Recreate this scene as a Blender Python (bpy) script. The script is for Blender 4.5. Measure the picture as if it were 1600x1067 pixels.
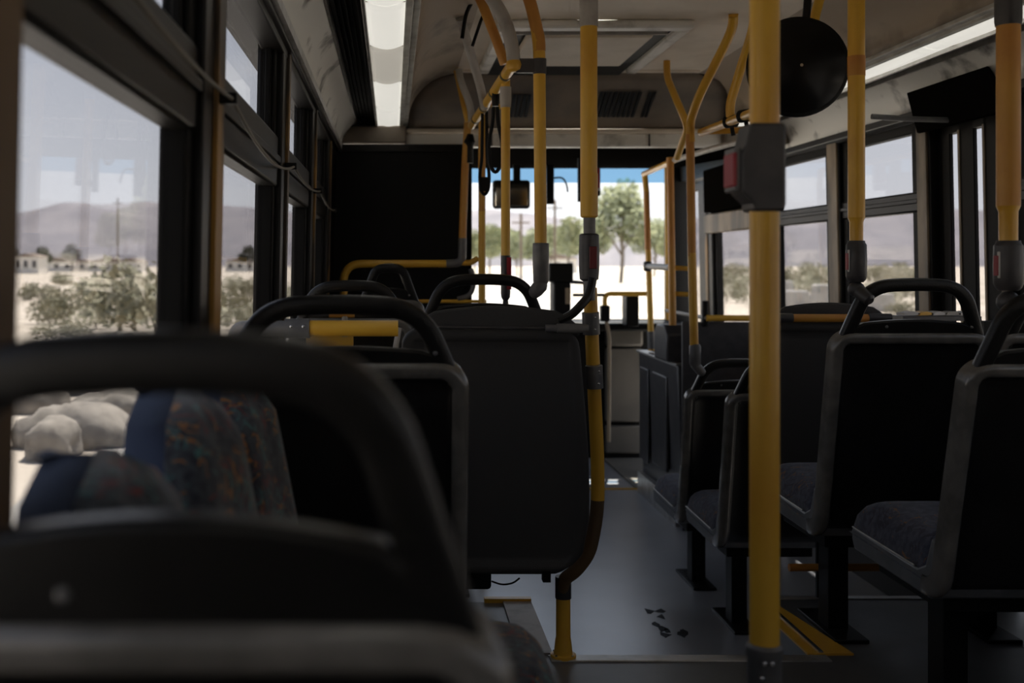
import bpy, bmesh, math, random
from mathutils import Vector, Matrix

for o in list(bpy.data.objects):
    bpy.data.objects.remove(o)
sc = bpy.context.scene
COL = sc.collection
ZC = 1.40          # eye height above the low front floor; all builders below work relative to the eye
F = 1700.0         # focal length in pixels of the 1600x1067 frame

# ------------------------------------------------------------------ camera
cam = bpy.data.cameras.new('camera')
cam.sensor_width = 36.0
cam.lens = F * 36.0 / 1600.0
cam.shift_x = (800 - 613) / 1600.0
cam.shift_y = -(533.5 - 414) / 1600.0
cam.clip_start = 0.05
cam.clip_end = 6000
cam.dof.use_dof = True
cam.dof.focus_distance = 3.0
cam.dof.aperture_fstop = 3.4
camo = bpy.data.objects.new('camera', cam)
COL.objects.link(camo)
camo.location = (0, 0, ZC)
camo.rotation_euler = (math.pi / 2, 0, 0)
sc.camera = camo

# ------------------------------------------------------------------ world, sun, exposure
W = bpy.data.worlds.new('sky')
sc.world = W
W.use_nodes = True
nt = W.node_tree
nt.nodes.clear()
tc = nt.nodes.new('ShaderNodeTexCoord')
sep = nt.nodes.new('ShaderNodeSeparateXYZ')
nt.links.new(tc.outputs['Generated'], sep.inputs[0])
ramp = nt.nodes.new('ShaderNodeValToRGB')
cr = ramp.color_ramp
cr.elements[0].position = 0.0
cr.elements[0].color = (0.93, 0.92, 0.93, 1)
cr.elements[1].position = 0.9
cr.elements[1].color = (0.36, 0.43, 0.58, 1)
e = cr.elements.new(0.10); e.color = (0.80, 0.82, 0.87, 1)
e = cr.elements.new(0.32); e.color = (0.53, 0.58, 0.69, 1)
nt.links.new(sep.outputs['Z'], ramp.inputs[0])
mp = nt.nodes.new('ShaderNodeMapping')
mp.inputs['Scale'].default_value = (1, 1, 3.5)
nt.links.new(tc.outputs['Generated'], mp.inputs[0])
nz = nt.nodes.new('ShaderNodeTexNoise')
nz.inputs['Scale'].default_value = 4.5
nz.inputs['Detail'].default_value = 7
nt.links.new(mp.outputs[0], nz.inputs['Vector'])
cl = nt.nodes.new('ShaderNodeValToRGB')
cl.color_ramp.elements[0].position = 0.50
cl.color_ramp.elements[0].color = (0, 0, 0, 1)
cl.color_ramp.elements[1].position = 0.75
cl.color_ramp.elements[1].color = (0.75, 0.75, 0.75, 1)
nt.links.new(nz.outputs[0], cl.inputs[0])
mx = nt.nodes.new('ShaderNodeMixRGB')
mx.inputs[2].default_value = (0.98, 0.97, 0.96, 1)
nt.links.new(cl.outputs[0], mx.inputs[0])
nt.links.new(ramp.outputs[0], mx.inputs[1])
bg = nt.nodes.new('ShaderNodeBackground')
bg.inputs['Strength'].default_value = 1.1
nt.links.new(mx.outputs[0], bg.inputs[0])
wo = nt.nodes.new('ShaderNodeOutputWorld')
nt.links.new(bg.outputs[0], wo.inputs[0])

sl = bpy.data.lights.new('sun', 'SUN')
sl.energy = 10.0
sl.angle = 0.012
sl.color = (1.0, 0.93, 0.82)
so = bpy.data.objects.new('sun', sl)
COL.objects.link(so)
so.rotation_euler = (math.radians(-24), math.radians(7), 0)   # high sun, a little ahead and to the right
so.location = (20, 20, 60)

sc.view_settings.view_transform = 'Standard'
sc.view_settings.look = 'None'
sc.view_settings.gamma = 1.0
sc.view_settings.use_curve_mapping = False
sc.view_settings.exposure = 0.76
sc.cycles.use_denoising = True
sc.cycles.max_bounces = 10
sc.cycles.diffuse_bounces = 5
sc.cycles.transparent_max_bounces = 16
sc.cycles.sample_clamp_indirect = 6.0

# ------------------------------------------------------------------ materials
MATS = {}

def mat(name, col, rough=0.5, metal=0.0, var=0.0, vscale=6.0, col2=None, spec=0.5, bump=0.0, bscale=40.0,
        stretch=(1, 1, 1), lo=0.4, hi=0.65, detail=5):
    m = bpy.data.materials.new(name)
    m.use_nodes = True
    t = m.node_tree
    b = t.nodes['Principled BSDF']
    b.inputs['Base Color'].default_value = (*col, 1)
    b.inputs['Roughness'].default_value = rough
    b.inputs['Metallic'].default_value = metal
    b.inputs['Specular IOR Level'].default_value = spec
    g = t.nodes.new('ShaderNodeNewGeometry')
    mpn = t.nodes.new('ShaderNodeMapping')
    mpn.inputs['Scale'].default_value = stretch
    t.links.new(g.outputs['Position'], mpn.inputs[0])
    if col2 is not None:
        n = t.nodes.new('ShaderNodeTexNoise')
        n.inputs['Scale'].default_value = vscale
        n.inputs['Detail'].default_value = detail
        t.links.new(mpn.outputs[0], n.inputs['Vector'])
        r = t.nodes.new('ShaderNodeValToRGB')
        r.color_ramp.elements[0].position = lo
        r.color_ramp.elements[0].color = (*col, 1)
        r.color_ramp.elements[1].position = hi
        r.color_ramp.elements[1].color = (*col2, 1)
        t.links.new(n.outputs[0], r.inputs[0])
        t.links.new(r.outputs[0], b.inputs['Base Color'])
    if bump > 0:
        n2 = t.nodes.new('ShaderNodeTexNoise')
        n2.inputs['Scale'].default_value = bscale
        n2.inputs['Detail'].default_value = 4
        t.links.new(mpn.outputs[0], n2.inputs['Vector'])
        bp = t.nodes.new('ShaderNodeBump')
        bp.inputs['Strength'].default_value = bump
        bp.inputs['Distance'].default_value = 0.01
        t.links.new(n2.outputs[0], bp.inputs['Height'])
        t.links.new(bp.outputs[0], b.inputs['Normal'])
    MATS[name] = m
    return m

def emit_mat(name, col, strength):
    m = bpy.data.materials.new(name)
    m.use_nodes = True
    b = m.node_tree.nodes['Principled BSDF']
    b.inputs['Base Color'].default_value = (0.75, 0.75, 0.72, 1)
    b.inputs['Roughness'].default_value = 0.35
    b.inputs['Emission Color'].default_value = (*col, 1)
    b.inputs['Emission Strength'].default_value = strength
    MATS[name] = m
    return m

def glass_mat(name, tint, refl=0.05):
    m = bpy.data.materials.new(name)
    m.use_nodes = True
    t = m.node_tree
    t.nodes.clear()
    out = t.nodes.new('ShaderNodeOutputMaterial')
    tr = t.nodes.new('ShaderNodeBsdfTransparent')
    tr.inputs[0].default_value = (*tint, 1)
    gl = t.nodes.new('ShaderNodeBsdfGlossy')
    gl.inputs['Roughness'].default_value = 0.02
    gl.inputs[0].default_value = (1, 1, 1, 1)
    lw = t.nodes.new('ShaderNodeLayerWeight')
    lw.inputs['Blend'].default_value = 0.5
    pw = t.nodes.new('ShaderNodeMath'); pw.operation = 'POWER'; pw.inputs[1].default_value = 5.0
    t.links.new(lw.outputs['Facing'], pw.inputs[0])
    fr = t.nodes.new('ShaderNodeMapRange')
    fr.inputs['To Min'].default_value = 0.025
    fr.inputs['To Max'].default_value = 0.35
    t.links.new(pw.outputs[0], fr.inputs[0])
    mx_ = t.nodes.new('ShaderNodeMixShader')
    t.links.new(fr.outputs[0], mx_.inputs[0])
    t.links.new(tr.outputs[0], mx_.inputs[1])
    t.links.new(gl.outputs[0], mx_.inputs[2])
    t.links.new(mx_.outputs[0], out.inputs[0])
    MATS[name] = m
    return m

def fabric_mat(name, dark, light, lines):
    m = bpy.data.materials.new(name)
    m.use_nodes = True
    t = m.node_tree
    b = t.nodes['Principled BSDF']
    b.inputs['Roughness'].default_value = 0.9
    b.inputs['Specular IOR Level'].default_value = 0.2
    b.inputs['Sheen Weight'].default_value = 0.25
    g = t.nodes.new('ShaderNodeNewGeometry')
    n0 = t.nodes.new('ShaderNodeTexNoise')
    n0.inputs['Scale'].default_value = 60
    n0.inputs['Detail'].default_value = 3
    t.links.new(g.outputs['Position'], n0.inputs['Vector'])
    r0 = t.nodes.new('ShaderNodeValToRGB')
    r0.color_ramp.elements[0].position = 0.38
    r0.color_ramp.elements[0].color = (*dark, 1)
    r0.color_ramp.elements[1].position = 0.66
    r0.color_ramp.elements[1].color = (*light, 1)
    t.links.new(n0.outputs[0], r0.inputs[0])
    last = r0.outputs[0]
    for k, (sc_, off, colr, width) in enumerate(lines):
        mpn = t.nodes.new('ShaderNodeMapping')
        mpn.inputs['Location'].default_value = (off, off * .7, off * 1.3)
        t.links.new(g.outputs['Position'], mpn.inputs[0])
        n = t.nodes.new('ShaderNodeTexNoise')
        n.inputs['Scale'].default_value = sc_
        n.inputs['Detail'].default_value = 2.5
        n.inputs['Distortion'].default_value = 1.6
        t.links.new(mpn.outputs[0], n.inputs['Vector'])
        a = t.nodes.new('ShaderNodeMath'); a.operation = 'SUBTRACT'; a.inputs[1].default_value = 0.5
        t.links.new(n.outputs[0], a.inputs[0])
        ab = t.nodes.new('ShaderNodeMath'); ab.operation = 'ABSOLUTE'
        t.links.new(a.outputs[0], ab.inputs[0])
        lt = t.nodes.new('ShaderNodeMath'); lt.operation = 'LESS_THAN'; lt.inputs[1].default_value = width
        t.links.new(ab.outputs[0], lt.inputs[0])
        nb = t.nodes.new('ShaderNodeTexNoise'); nb.inputs['Scale'].default_value = 22
        t.links.new(mpn.outputs[0], nb.inputs['Vector'])
        gt = t.nodes.new('ShaderNodeMath'); gt.operation = 'GREATER_THAN'; gt.inputs[1].default_value = 0.52
        t.links.new(nb.outputs[0], gt.inputs[0])
        ml = t.nodes.new('ShaderNodeMath'); ml.operation = 'MULTIPLY'
        t.links.new(lt.outputs[0], ml.inputs[0]); t.links.new(gt.outputs[0], ml.inputs[1])
        mm = t.nodes.new('ShaderNodeMixRGB')
        mm.inputs[2].default_value = (*colr, 1)
        t.links.new(ml.outputs[0], mm.inputs[0])
        t.links.new(last, mm.inputs[1])
        last = mm.outputs[0]
    t.links.new(last, b.inputs['Base Color'])
    MATS[name] = m

fabric_mat('fabric', (0.016, 0.017, 0.026), (0.055, 0.066, 0.075), ((16.0, 0.0, (0.28, 0.11, 0.022), 0.018), (13.0, 5.3, (0.14, 0.02, 0.02), 0.015), (20.0, 9.1, (0.05, 0.13, 0.13), 0.03)))
fabric_mat('fabric_blue', (0.035, 0.042, 0.072), (0.085, 0.095, 0.135), ((9.0, 2.0, (0.22, 0.10, 0.04), 0.009), (12.0, 4.3, (0.03, 0.03, 0.05), 0.03)))
mat('plastic', (0.0085, 0.0082, 0.0078), 0.30, bump=0.12, bscale=220, col2=(0.013, 0.0125, 0.012), vscale=9, spec=0.35)
mat('plastic_rim', (0.11, 0.105, 0.097), 0.22, col2=(0.17, 0.16, 0.148), vscale=14, spec=0.9)  # worn plastic, lightened further so edge highlights are partly in the colour
mat('piping_blue', (0.022, 0.034, 0.07), 0.7, col2=(0.06, 0.08, 0.13), vscale=9, spec=0.3)
mat('plastic_side', (0.12, 0.125, 0.135), 0.42, col2=(0.16, 0.165, 0.175), vscale=12)
mat('panel_seat', (0.045, 0.0435, 0.042), 0.55, bump=0.1, bscale=300, spec=0.3)
mat('panel_black', (0.0045, 0.0042, 0.004), 0.6, bump=0.1, bscale=300, spec=0.18)
mat('black', (0.005, 0.005, 0.005), 0.5, spec=0.18)
mat('gloss_black', (0.004, 0.004, 0.004), 0.30, spec=0.22)
mat('rubber', (0.004, 0.0038, 0.0036), 0.55, spec=0.12)
mat('frame_dark', (0.004, 0.0036, 0.0032), 0.40, col2=(0.010, 0.0085, 0.007), vscale=5, stretch=(1, 0.3, 1), spec=0.25)
mat('yellow', (0.72, 0.41, 0.045), 0.32, col2=(0.58, 0.28, 0.03), vscale=5, lo=0.45, hi=0.75, spec=0.5)
mat('orange', (0.50, 0.20, 0.035), 0.4, col2=(0.60, 0.31, 0.05), vscale=4, lo=0.4, hi=0.7)
mat('grey_joint', (0.105, 0.103, 0.105), 0.38, col2=(0.15, 0.145, 0.14), vscale=20)
mat('grey_dark', (0.040, 0.038, 0.040), 0.40, col2=(0.06, 0.056, 0.056), vscale=18)
mat('grey_paint', (0.42, 0.39, 0.35), 0.45, col2=(0.24, 0.21, 0.18), vscale=12, lo=0.5, hi=0.8)
mat('aluminium', (0.55, 0.54, 0.52), 0.38, metal=0.8, col2=(0.40, 0.38, 0.35), vscale=14)
mat('steel', (0.5, 0.5, 0.5), 0.25, metal=0.9)
mat('wall_panel', (0.05, 0.047, 0.044), 0.6, col2=(0.035, 0.032, 0.03), vscale=4)
mat('post_paint', (0.42, 0.22, 0.04), 0.5, col2=(0.05, 0.034, 0.02), vscale=7, lo=0.36, hi=0.54, stretch=(1, 1, .35))
mat('post_tan', (0.34, 0.26, 0.17), 0.5, col2=(0.10, 0.075, 0.05), vscale=8, lo=0.42, hi=0.62, stretch=(1, 1, .3))
mat('post_brown', (0.13, 0.075, 0.03), 0.55, col2=(0.06, 0.038, 0.02), vscale=5, lo=0.4, hi=0.7, stretch=(1, 1, .4))
mat('ceiling_paint', (0.80, 0.71, 0.59), 0.6, col2=(0.55, 0.47, 0.36), vscale=2.6, lo=0.48, hi=0.75, bump=0.15, bscale=300)
mat('arch_paint', (0.44, 0.36, 0.27), 0.6, col2=(0.13, 0.10, 0.07), vscale=5, lo=0.50, hi=0.70, stretch=(1, 0.5, 1))
mat('cove_paint', (0.80, 0.79, 0.74), 0.5, col2=(0.16, 0.15, 0.135), vscale=7, lo=0.56, hi=0.68, stretch=(1, 0.8, 1))
mat('bulkhead_paint', (0.20, 0.16, 0.12), 0.6, col2=(0.13, 0.105, 0.08), vscale=5)
mat('rail_pale', (0.66, 0.66, 0.61), 0.45, col2=(0.45, 0.44, 0.40), vscale=9)
mat('ledge_white', (0.80, 0.78, 0.72), 0.45, col2=(0.26, 0.24, 0.20), vscale=7, lo=0.52, hi=0.72)
mat('beige_panel', (0.15, 0.135, 0.112), 0.6, col2=(0.11, 0.10, 0.085), vscale=3)
mat('red', (0.30, 0.02, 0.03), 0.4)
mat('red_dark', (0.13, 0.012, 0.014), 0.35)
mat('white_label', (0.6, 0.58, 0.55), 0.5)
mat('cable', (0.10, 0.085, 0.06), 0.5)
mat('mirror_glass', (0.55, 0.53, 0.48), 0.08, metal=1.0)
glass_mat('glass_side', (0.62, 0.622, 0.632))
glass_mat('glass_front', (0.89, 0.90, 0.90))
glass_mat('glass_blue', (0.42, 0.58, 0.70))
emit_mat('lamp_on', (1.0, 0.97, 0.88), 0.37)
emit_mat('lamp_dim', (1.0, 0.93, 0.80), 0.18)

def floor_mat(name, c1, c2, r0, r1):
    m = mat(name, c1, 0.42, col2=c2, vscale=2.2, lo=0.4, hi=0.68, bump=0.025, bscale=130, spec=0.7)
    t = m.node_tree
    b = t.nodes['Principled BSDF']
    g = t.nodes.new('ShaderNodeNewGeometry')
    n = t.nodes.new('ShaderNodeTexNoise')
    n.inputs['Scale'].default_value = 3.5
    n.inputs['Detail'].default_value = 6
    t.links.new(g.outputs['Position'], n.inputs['Vector'])
    r = t.nodes.new('ShaderNodeMapRange')
    r.inputs['To Min'].default_value = r0
    r.inputs['To Max'].default_value = r1
    t.links.new(n.outputs[0], r.inputs[0])
    t.links.new(r.outputs[0], b.inputs['Roughness'])
floor_mat('floor_low', (0.34, 0.355, 0.39), (0.24, 0.25, 0.275), 0.24, 0.38)
_fb = MATS['floor_low'].node_tree.nodes['Principled BSDF']     # waxed, worn shiny
_fb.inputs['IOR'].default_value = 2.0
_fb.inputs['Coat Weight'].default_value = 1.0
_fb.inputs['Coat Roughness'].default_value = 0.30
_fb.inputs['Coat IOR'].default_value = 1.7
floor_mat('floor_vinyl', (0.12, 0.12, 0.122), (0.07, 0.07, 0.071), 0.25, 0.5)
mat('matte_black', (0.006, 0.0055, 0.005), 1.0, spec=0.0)
mat('sand', (0.50, 0.445, 0.38), 0.95, col2=(0.36, 0.315, 0.26), vscale=0.12, lo=0.42, hi=0.62, detail=9, spec=0.1)
mat('road', (0.42, 0.40, 0.375), 0.9, col2=(0.36, 0.345, 0.325), vscale=0.5, spec=0.1)
mat('mountain', (0.185, 0.178, 0.195), 1.0, col2=(0.235, 0.222, 0.235), vscale=0.02, spec=0.0)  # distance haze is put into this lightened purple grey, no real haze
mat('hill_dry', (0.36, 0.33, 0.29), 1.0, col2=(0.22, 0.22, 0.18), vscale=0.05, spec=0.0, lo=0.4, hi=0.6)
mat('leaf_grey', (0.36, 0.34, 0.25), 0.9, col2=(0.22, 0.215, 0.15), vscale=2.0, spec=0.1)
mat('leaf_dark', (0.085, 0.085, 0.060), 0.9, col2=(0.045, 0.05, 0.035), vscale=1.0, spec=0.1)
mat('leaf_green', (0.38, 0.40, 0.25), 0.9, col2=(0.24, 0.26, 0.15), vscale=1.2, spec=0.1)
mat('bark', (0.16, 0.13, 0.10), 0.9)
mat('house_wall', (0.72, 0.69, 0.64), 0.9)
mat('house_roof', (0.22, 0.17, 0.14), 0.9)
mat('house_window', (0.05, 0.05, 0.055), 0.3)
mat('rock', (0.29, 0.262, 0.225), 0.95, col2=(0.17, 0.152, 0.13), vscale=5, bump=1.0, bscale=9)
mat('concrete', (0.50, 0.48, 0.45), 0.9, col2=(0.40, 0.385, 0.36), vscale=1.5)
mat('timber', (0.16, 0.12, 0.09), 0.9)

# ------------------------------------------------------------------ mesh helpers
def P(px, py, Y):
    return ((px - 613) * Y / F, Y, (414 - py) * Y / F)

def fillet(pts, rad, k=6, closed=False):
    pts = [Vector(p) for p in pts]
    if len(pts) < 3:
        return pts
    out = [pts[0]]
    for i in range(1, len(pts) - 1):
        a, b, c = pts[i - 1], pts[i], pts[i + 1]
        d1 = (a - b); d2 = (c - b)
        r = min(rad, d1.length * .48, d2.length * .48)
        p0 = b + d1.normalized() * r
        p1 = b + d2.normalized() * r
        for j in range(k + 1):
            u = j / k
            out.append((1 - u) ** 2 * p0 + 2 * u * (1 - u) * b + u * u * p1)
    out.append(pts[-1])
    return out

class MB:
    def __init__(self):
        self.v = []; self.f = []
    def add(self, vs, fs):
        o = len(self.v)
        self.v += [tuple(p) for p in vs]
        self.f += [tuple(i + o for i in f) for f in fs]
        return self
    def box(self, x0, x1, y0, y1, z0, z1):
        x0, x1 = sorted((x0, x1)); y0, y1 = sorted((y0, y1)); z0, z1 = sorted((z0, z1))
        vs = [(x, y, z) for x in (x0, x1) for y in (y0, y1) for z in (z0, z1)]
        return self.add(vs, [(0, 1, 3, 2), (4, 6, 7, 5), (0, 4, 5, 1), (2, 3, 7, 6), (0, 2, 6, 4), (1, 5, 7, 3)])
    def prism(self, poly, axis, a, b):
        n = len(poly)
        def mk(p, t):
            return {'x': (t, p[0], p[1]), 'y': (p[0], t, p[1]), 'z': (p[0], p[1], t)}[axis]
        vs = [mk(p, a) for p in poly] + [mk(p, b) for p in poly]
        fs = [tuple(range(n)), tuple(range(2 * n - 1, n - 1, -1))]
        fs += [(i, (i + 1) % n, n + (i + 1) % n, n + i) for i in range(n)]
        return self.add(vs, fs)
    def tube(self, pts, r, n=12, ab=None, ref=None, cap=True, closed=False):
        pts = [Vector(p) for p in pts]
        N = len(pts)
        rr = r if isinstance(r, (list, tuple)) else [r] * N
        tang = []
        for i in range(N):
            if closed:
                t = pts[(i + 1) % N] - pts[i - 1]
            else:
                t = pts[min(i + 1, N - 1)] - pts[max(i - 1, 0)]
            tang.append(t.normalized())
        u = Vector(ref) if ref else (Vector((0, 1, 0)) if abs(tang[0].y) < .9 else Vector((1, 0, 0)))
        vs = []
        for i in range(N):
            t = tang[i]
            u = (u - t * u.dot(t)).normalized()
            w = t.cross(u)
            for j in range(n):
                a = 2 * math.pi * j / n
                ca, sa = math.cos(a), math.sin(a)
                if ab:
                    e = 0.55
                    ca = math.copysign(abs(ca) ** e, ca); sa = math.copysign(abs(sa) ** e, sa)
                    vs.append(pts[i] + u * (ca * ab[0]) + w * (sa * ab[1]))
                else:
                    vs.append(pts[i] + (u * ca + w * sa) * rr[i])
        fs = []
        M = N if closed else N - 1
        for i in range(M):
            k = (i + 1) % N
            for j in range(n):
                fs.append((i * n + j, i * n + (j + 1) % n, k * n + (j + 1) % n, k * n + j))
        if cap and not closed:
            fs.append(tuple(range(n - 1, -1, -1)))
            fs.append(tuple((N - 1) * n + j for j in range(n)))
        return self.add(vs, fs)
    def lathe(self, p, d, prof, n=16):
        p = Vector(p); d = Vector(d).normalized()
        pts = [p + d * t for t, r in prof]
        u = Vector((0, 1, 0)) if abs(d.y) < .9 else Vector((1, 0, 0))
        u = (u - d * u.dot(d)).normalized(); w = d.cross(u)
        vs = []
        for q, (t, r) in zip(pts, prof):
            for j in range(n):
                a = 2 * math.pi * j / n
                vs.append(q + (u * math.cos(a) + w * math.sin(a)) * r)
        fs = [(i * n + j, i * n + (j + 1) % n, (i + 1) * n + (j + 1) % n, (i + 1) * n + j) for i in range(len(prof) - 1) for j in range(n)]
        fs.append(tuple(range(n - 1, -1, -1)))
        fs.append(tuple((len(prof) - 1) * n + j for j in range(n)))
        return self.add(vs, fs)
    def grid(self, rows):
        n = len(rows[0])
        vs = [p for r in rows for p in r]
        fs = [(i * n + j, i * n + j + 1, (i + 1) * n + j + 1, (i + 1) * n + j) for i in range(len(rows) - 1) for j in range(n - 1)]
        return self.add(vs, fs)
    def map(self, fn):
        self.v = [tuple(fn(*p)) for p in self.v]
        return self
    def build(self, name, material, parent=None, bevel=0, seg=2, smooth=True, ang=35, solid=0):
        L = ROOT.get(parent.name, Vector((0, 0, 0))) if parent else Vector((0, 0, 0))
        me = bpy.data.meshes.new(name)
        me.from_pydata([(x - L.x, y - L.y, z + ZC - L.z) for x, y, z in self.v], [], self.f)
        bm = bmesh.new(); bm.from_mesh(me)
        bmesh.ops.recalc_face_normals(bm, faces=bm.faces)
        bm.to_mesh(me); bm.free()
        if smooth:
            me.polygons.foreach_set('use_smooth', [True] * len(me.polygons))
            try:
                me.set_sharp_from_angle(angle=math.radians(ang))
            except Exception:
                pass
        me.materials.append(MATS[material])
        o = bpy.data.objects.new(name, me)
        COL.objects.link(o)
        if parent:
            o.parent = parent
            ROOT[o.name] = L
        if solid:
            s = o.modifiers.new('solid', 'SOLIDIFY'); s.thickness = solid; s.offset = 0
        if bevel:
            b = o.modifiers.new('bevel', 'BEVEL'); b.width = bevel; b.segments = seg; b.limit_method = 'ANGLE'
            b.angle_limit = math.radians(40)
        return o

ROOT = {}

def tag(o, label, cat, group=None, kind=None):
    o['label'] = label
    o['category'] = cat
    if group: o['group'] = group
    if kind: o['kind'] = kind
    return o

def thing(name, label, cat, base, group=None, kind=None):
    o = bpy.data.objects.new(name, None)
    o.empty_display_size = 0.05
    COL.objects.link(o)
    o.location = (base[0], base[1], base[2] + ZC)
    ROOT[o.name] = Vector(o.location)
    return tag(o, label, cat, group, kind)

def struct(o, label, cat):
    return tag(o, label, cat, kind='structure')

def box(*a):
    return MB().box(*a)

XM = 0.87                 # centre plane of the bus
def mir(x): return 2 * XM - x
DECK = -1.10              # raised rear deck
LOW = -1.40               # low front floor
FRONT = 7.9

# ------------------------------------------------------------------ floors
fl = struct(MB().box(-.40, 2.14, -4.2, 3.06, -1.62, DECK).build('floor', 'floor_vinyl', smooth=False), 'worn dark grey vinyl deck at the raised rear of the bus', 'floor')
f2 = struct(MB().box(-.40, 2.14, 3.06, FRONT + .1, -1.62, LOW).build('floor', 'floor_low', smooth=False), 'bluish grey vinyl floor of the low aisle towards the windscreen', 'floor')
f3 = struct(MB().box(-.40, .44, 3.06, 3.55, LOW, DECK).build('floor', 'floor_vinyl', smooth=False), 'low platform in the floor under the seats left of the aisle', 'floor')
f4 = struct(MB().box(1.22, 2.14, 3.06, 3.60, LOW, DECK).build('floor', 'floor_vinyl', smooth=False), 'low platform in the floor under the seats right of the aisle', 'floor')
struct(MB().box(.44, 1.22, 3.015, 3.062, DECK - .03, DECK + .004).build('trim_1', 'aluminium', bevel=.002), 'bare metal strip along the edge of the rear deck', 'trim')
t2 = thing('trim_2', 'yellow painted step nosing right of the aisle', 'trim', (1.22, 3.06, DECK), kind='structure')
MB().prism([(1.17, 3.065), (1.30, 3.065), (1.235, 3.55), (1.17, 3.55)], 'z', DECK, DECK + .006).build('nosing', 'yellow', t2)
MB().box(1.205, 1.216, 3.07, 3.50, DECK + .006, DECK + .010).build('edge_strip', 'steel', t2)
struct(MB().box(1.22, 2.06, 3.575, 3.605, DECK - .02, DECK + .005).build('trim_3', 'aluminium', bevel=.002), 'dull metal strip on the front edge of the right platform', 'trim')
t4 = thing('trim_4', 'pale edge strip of the left seat platform', 'trim', (.44, 3.06, DECK), kind='structure')
MB().box(.36, .452, 3.07, 3.55, DECK, DECK + .006).build('edge_strip', 'grey_paint', t4)
MB().box(.30, .452, 3.54, 3.565, DECK, DECK + .014).build('nosing', 'yellow', t4)

# ------------------------------------------------------------------ side walls and windows
SH = 0.02
def shl(x, y, z): return (x + SH * z, y, z)
def shr(x, y, z): return (x - SH * z, y, z)

wl = thing('wall_left', 'dark side wall with worn window posts left of the seats', 'wall', (-.36, 0, LOW), kind='structure')
MB().box(-.42, -.33, -4.2, FRONT, -1.62, -.40).map(shl).build('lower_panel', 'wall_panel', wl)
MB().box(-.42, -.30, -4.2, FRONT, .585, .80).map(shl).build('upper_panel', 'frame_dark', wl)
MB().prism([(-.345, .55), (-.29, .55), (-.29, .565), (-.275, .565), (-.275, .60), (-.345, .60)], 'y', -4.2, 5.5).map(shl).build('window_header', 'frame_dark', wl, bevel=.003)
MB().prism([(-.345, .565), (-.262, .575), (-.262, .60), (-.345, .62)], 'y', -4.2, 5.5).map(shl).build('header_bead', 'aluminium', wl)
MB().box(-.36, -.295, -4.2, FRONT, -.42, -.385).map(shl).build('sill', 'frame_dark', wl, bevel=.006)
MB().box(-.36, -.292, 4.94, 5.50, -.40, .59).map(shl).build('blank_panel', 'matte_black', wl)
LP = [(-.35, -.22), (.70, .843), (1.69, 1.82), (2.85, 2.95), (3.90, 4.00), (4.86, 4.95)]
for i, (a, b) in enumerate(LP):
    MB().box(-.36, -.292, a - .03, b + .01, -.40, .59).map(shl).build('window_post', 'post_brown' if i == 1 else 'frame_dark', wl, bevel=.004)
    if i > 1:
        MB().box(-.294, -.284, a + .055, b - .006, -.40, .57).map(shl).build('post_strip', 'post_paint', wl, bevel=.002)

def bus_window(idx, y0, y1, side, z, label, glass='glass_side', deep=.03):
    zb, z1, z2, zt = z
    s = -1 if side == 'l' else 1
    gx = -.338 if side == 'l' else mir(-.338)
    sh = shl if side == 'l' else shr
    w = thing('window_%d' % idx, label, 'window', (gx, (y0 + y1) / 2, zb), kind='structure')
    xi, xo = gx - s * deep, gx + s * .012
    st = .075
    fr = MB()
    for a, b in ((y0, y0 + st), (y1 - st, y1)):
        fr.box(xo, xi, a, b, zb - .03, zt + .03)
    fr.box(xo, xi, y0, y1, zb - .03, zb + .03)
    fr.box(xo, xi, y0, y1, zt, zt + .05)
    fr.map(sh).build('window_frame', 'rubber', w, bevel=.006)
    r = MB().box(xo, xi - s * .006, y0 + .01, y1 - .01, z1, z2)
    r.map(sh).build('middle_rail', 'frame_dark', w, bevel=.008)
    MB().box(xi - s * .004, xi - s * .014, y0 + .01, y1 - .01, (z1 + z2) / 2 - .006, (z1 + z2) / 2 + .012).map(sh).build('rail_bead', 'frame_dark', w, bevel=.003)
    MB().box(gx - .003, gx + .003, y0 + .02, y1 - .02, zb, z1 + .01).map(sh).build('lower_pane', glass, w, smooth=False)
    MB().box(gx - .003, gx + .003, y0 + .02, y1 - .02, z2 - .01, zt + .01).map(sh).build('upper_pane', glass, w, smooth=False)
    # sliding sash frame of the upper pane
    sf = MB()
    for a, b in ((y0 + st - .004, y0 + st + .016), (y1 - st - .016, y1 - st + .004)):
        sf.box(gx - s * .005, gx - s * .02, a, b, z2, zt)
    sf.map(sh).build('sash', 'rubber', w, bevel=.003)
    return w

ZL = (-.39, .202, .335, .555)
ZR = (-.39, .205, .285, .515)
bus_window(1, -.20, .69, 'l', ZL, 'side window behind the nearest left post')
bus_window(2, .80, 1.69, 'l', ZL, 'large nearest left side window with desert and hills outside')
bus_window(3, 1.81, 2.85, 'l', ZL, 'second left side window from the camera')
bus_window(4, 2.94, 3.90, 'l', ZL, 'third left side window, narrow in view')
bus_window(5, 3.99, 4.86, 'l', ZL, 'fourth left side window, beside the partition')

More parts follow.
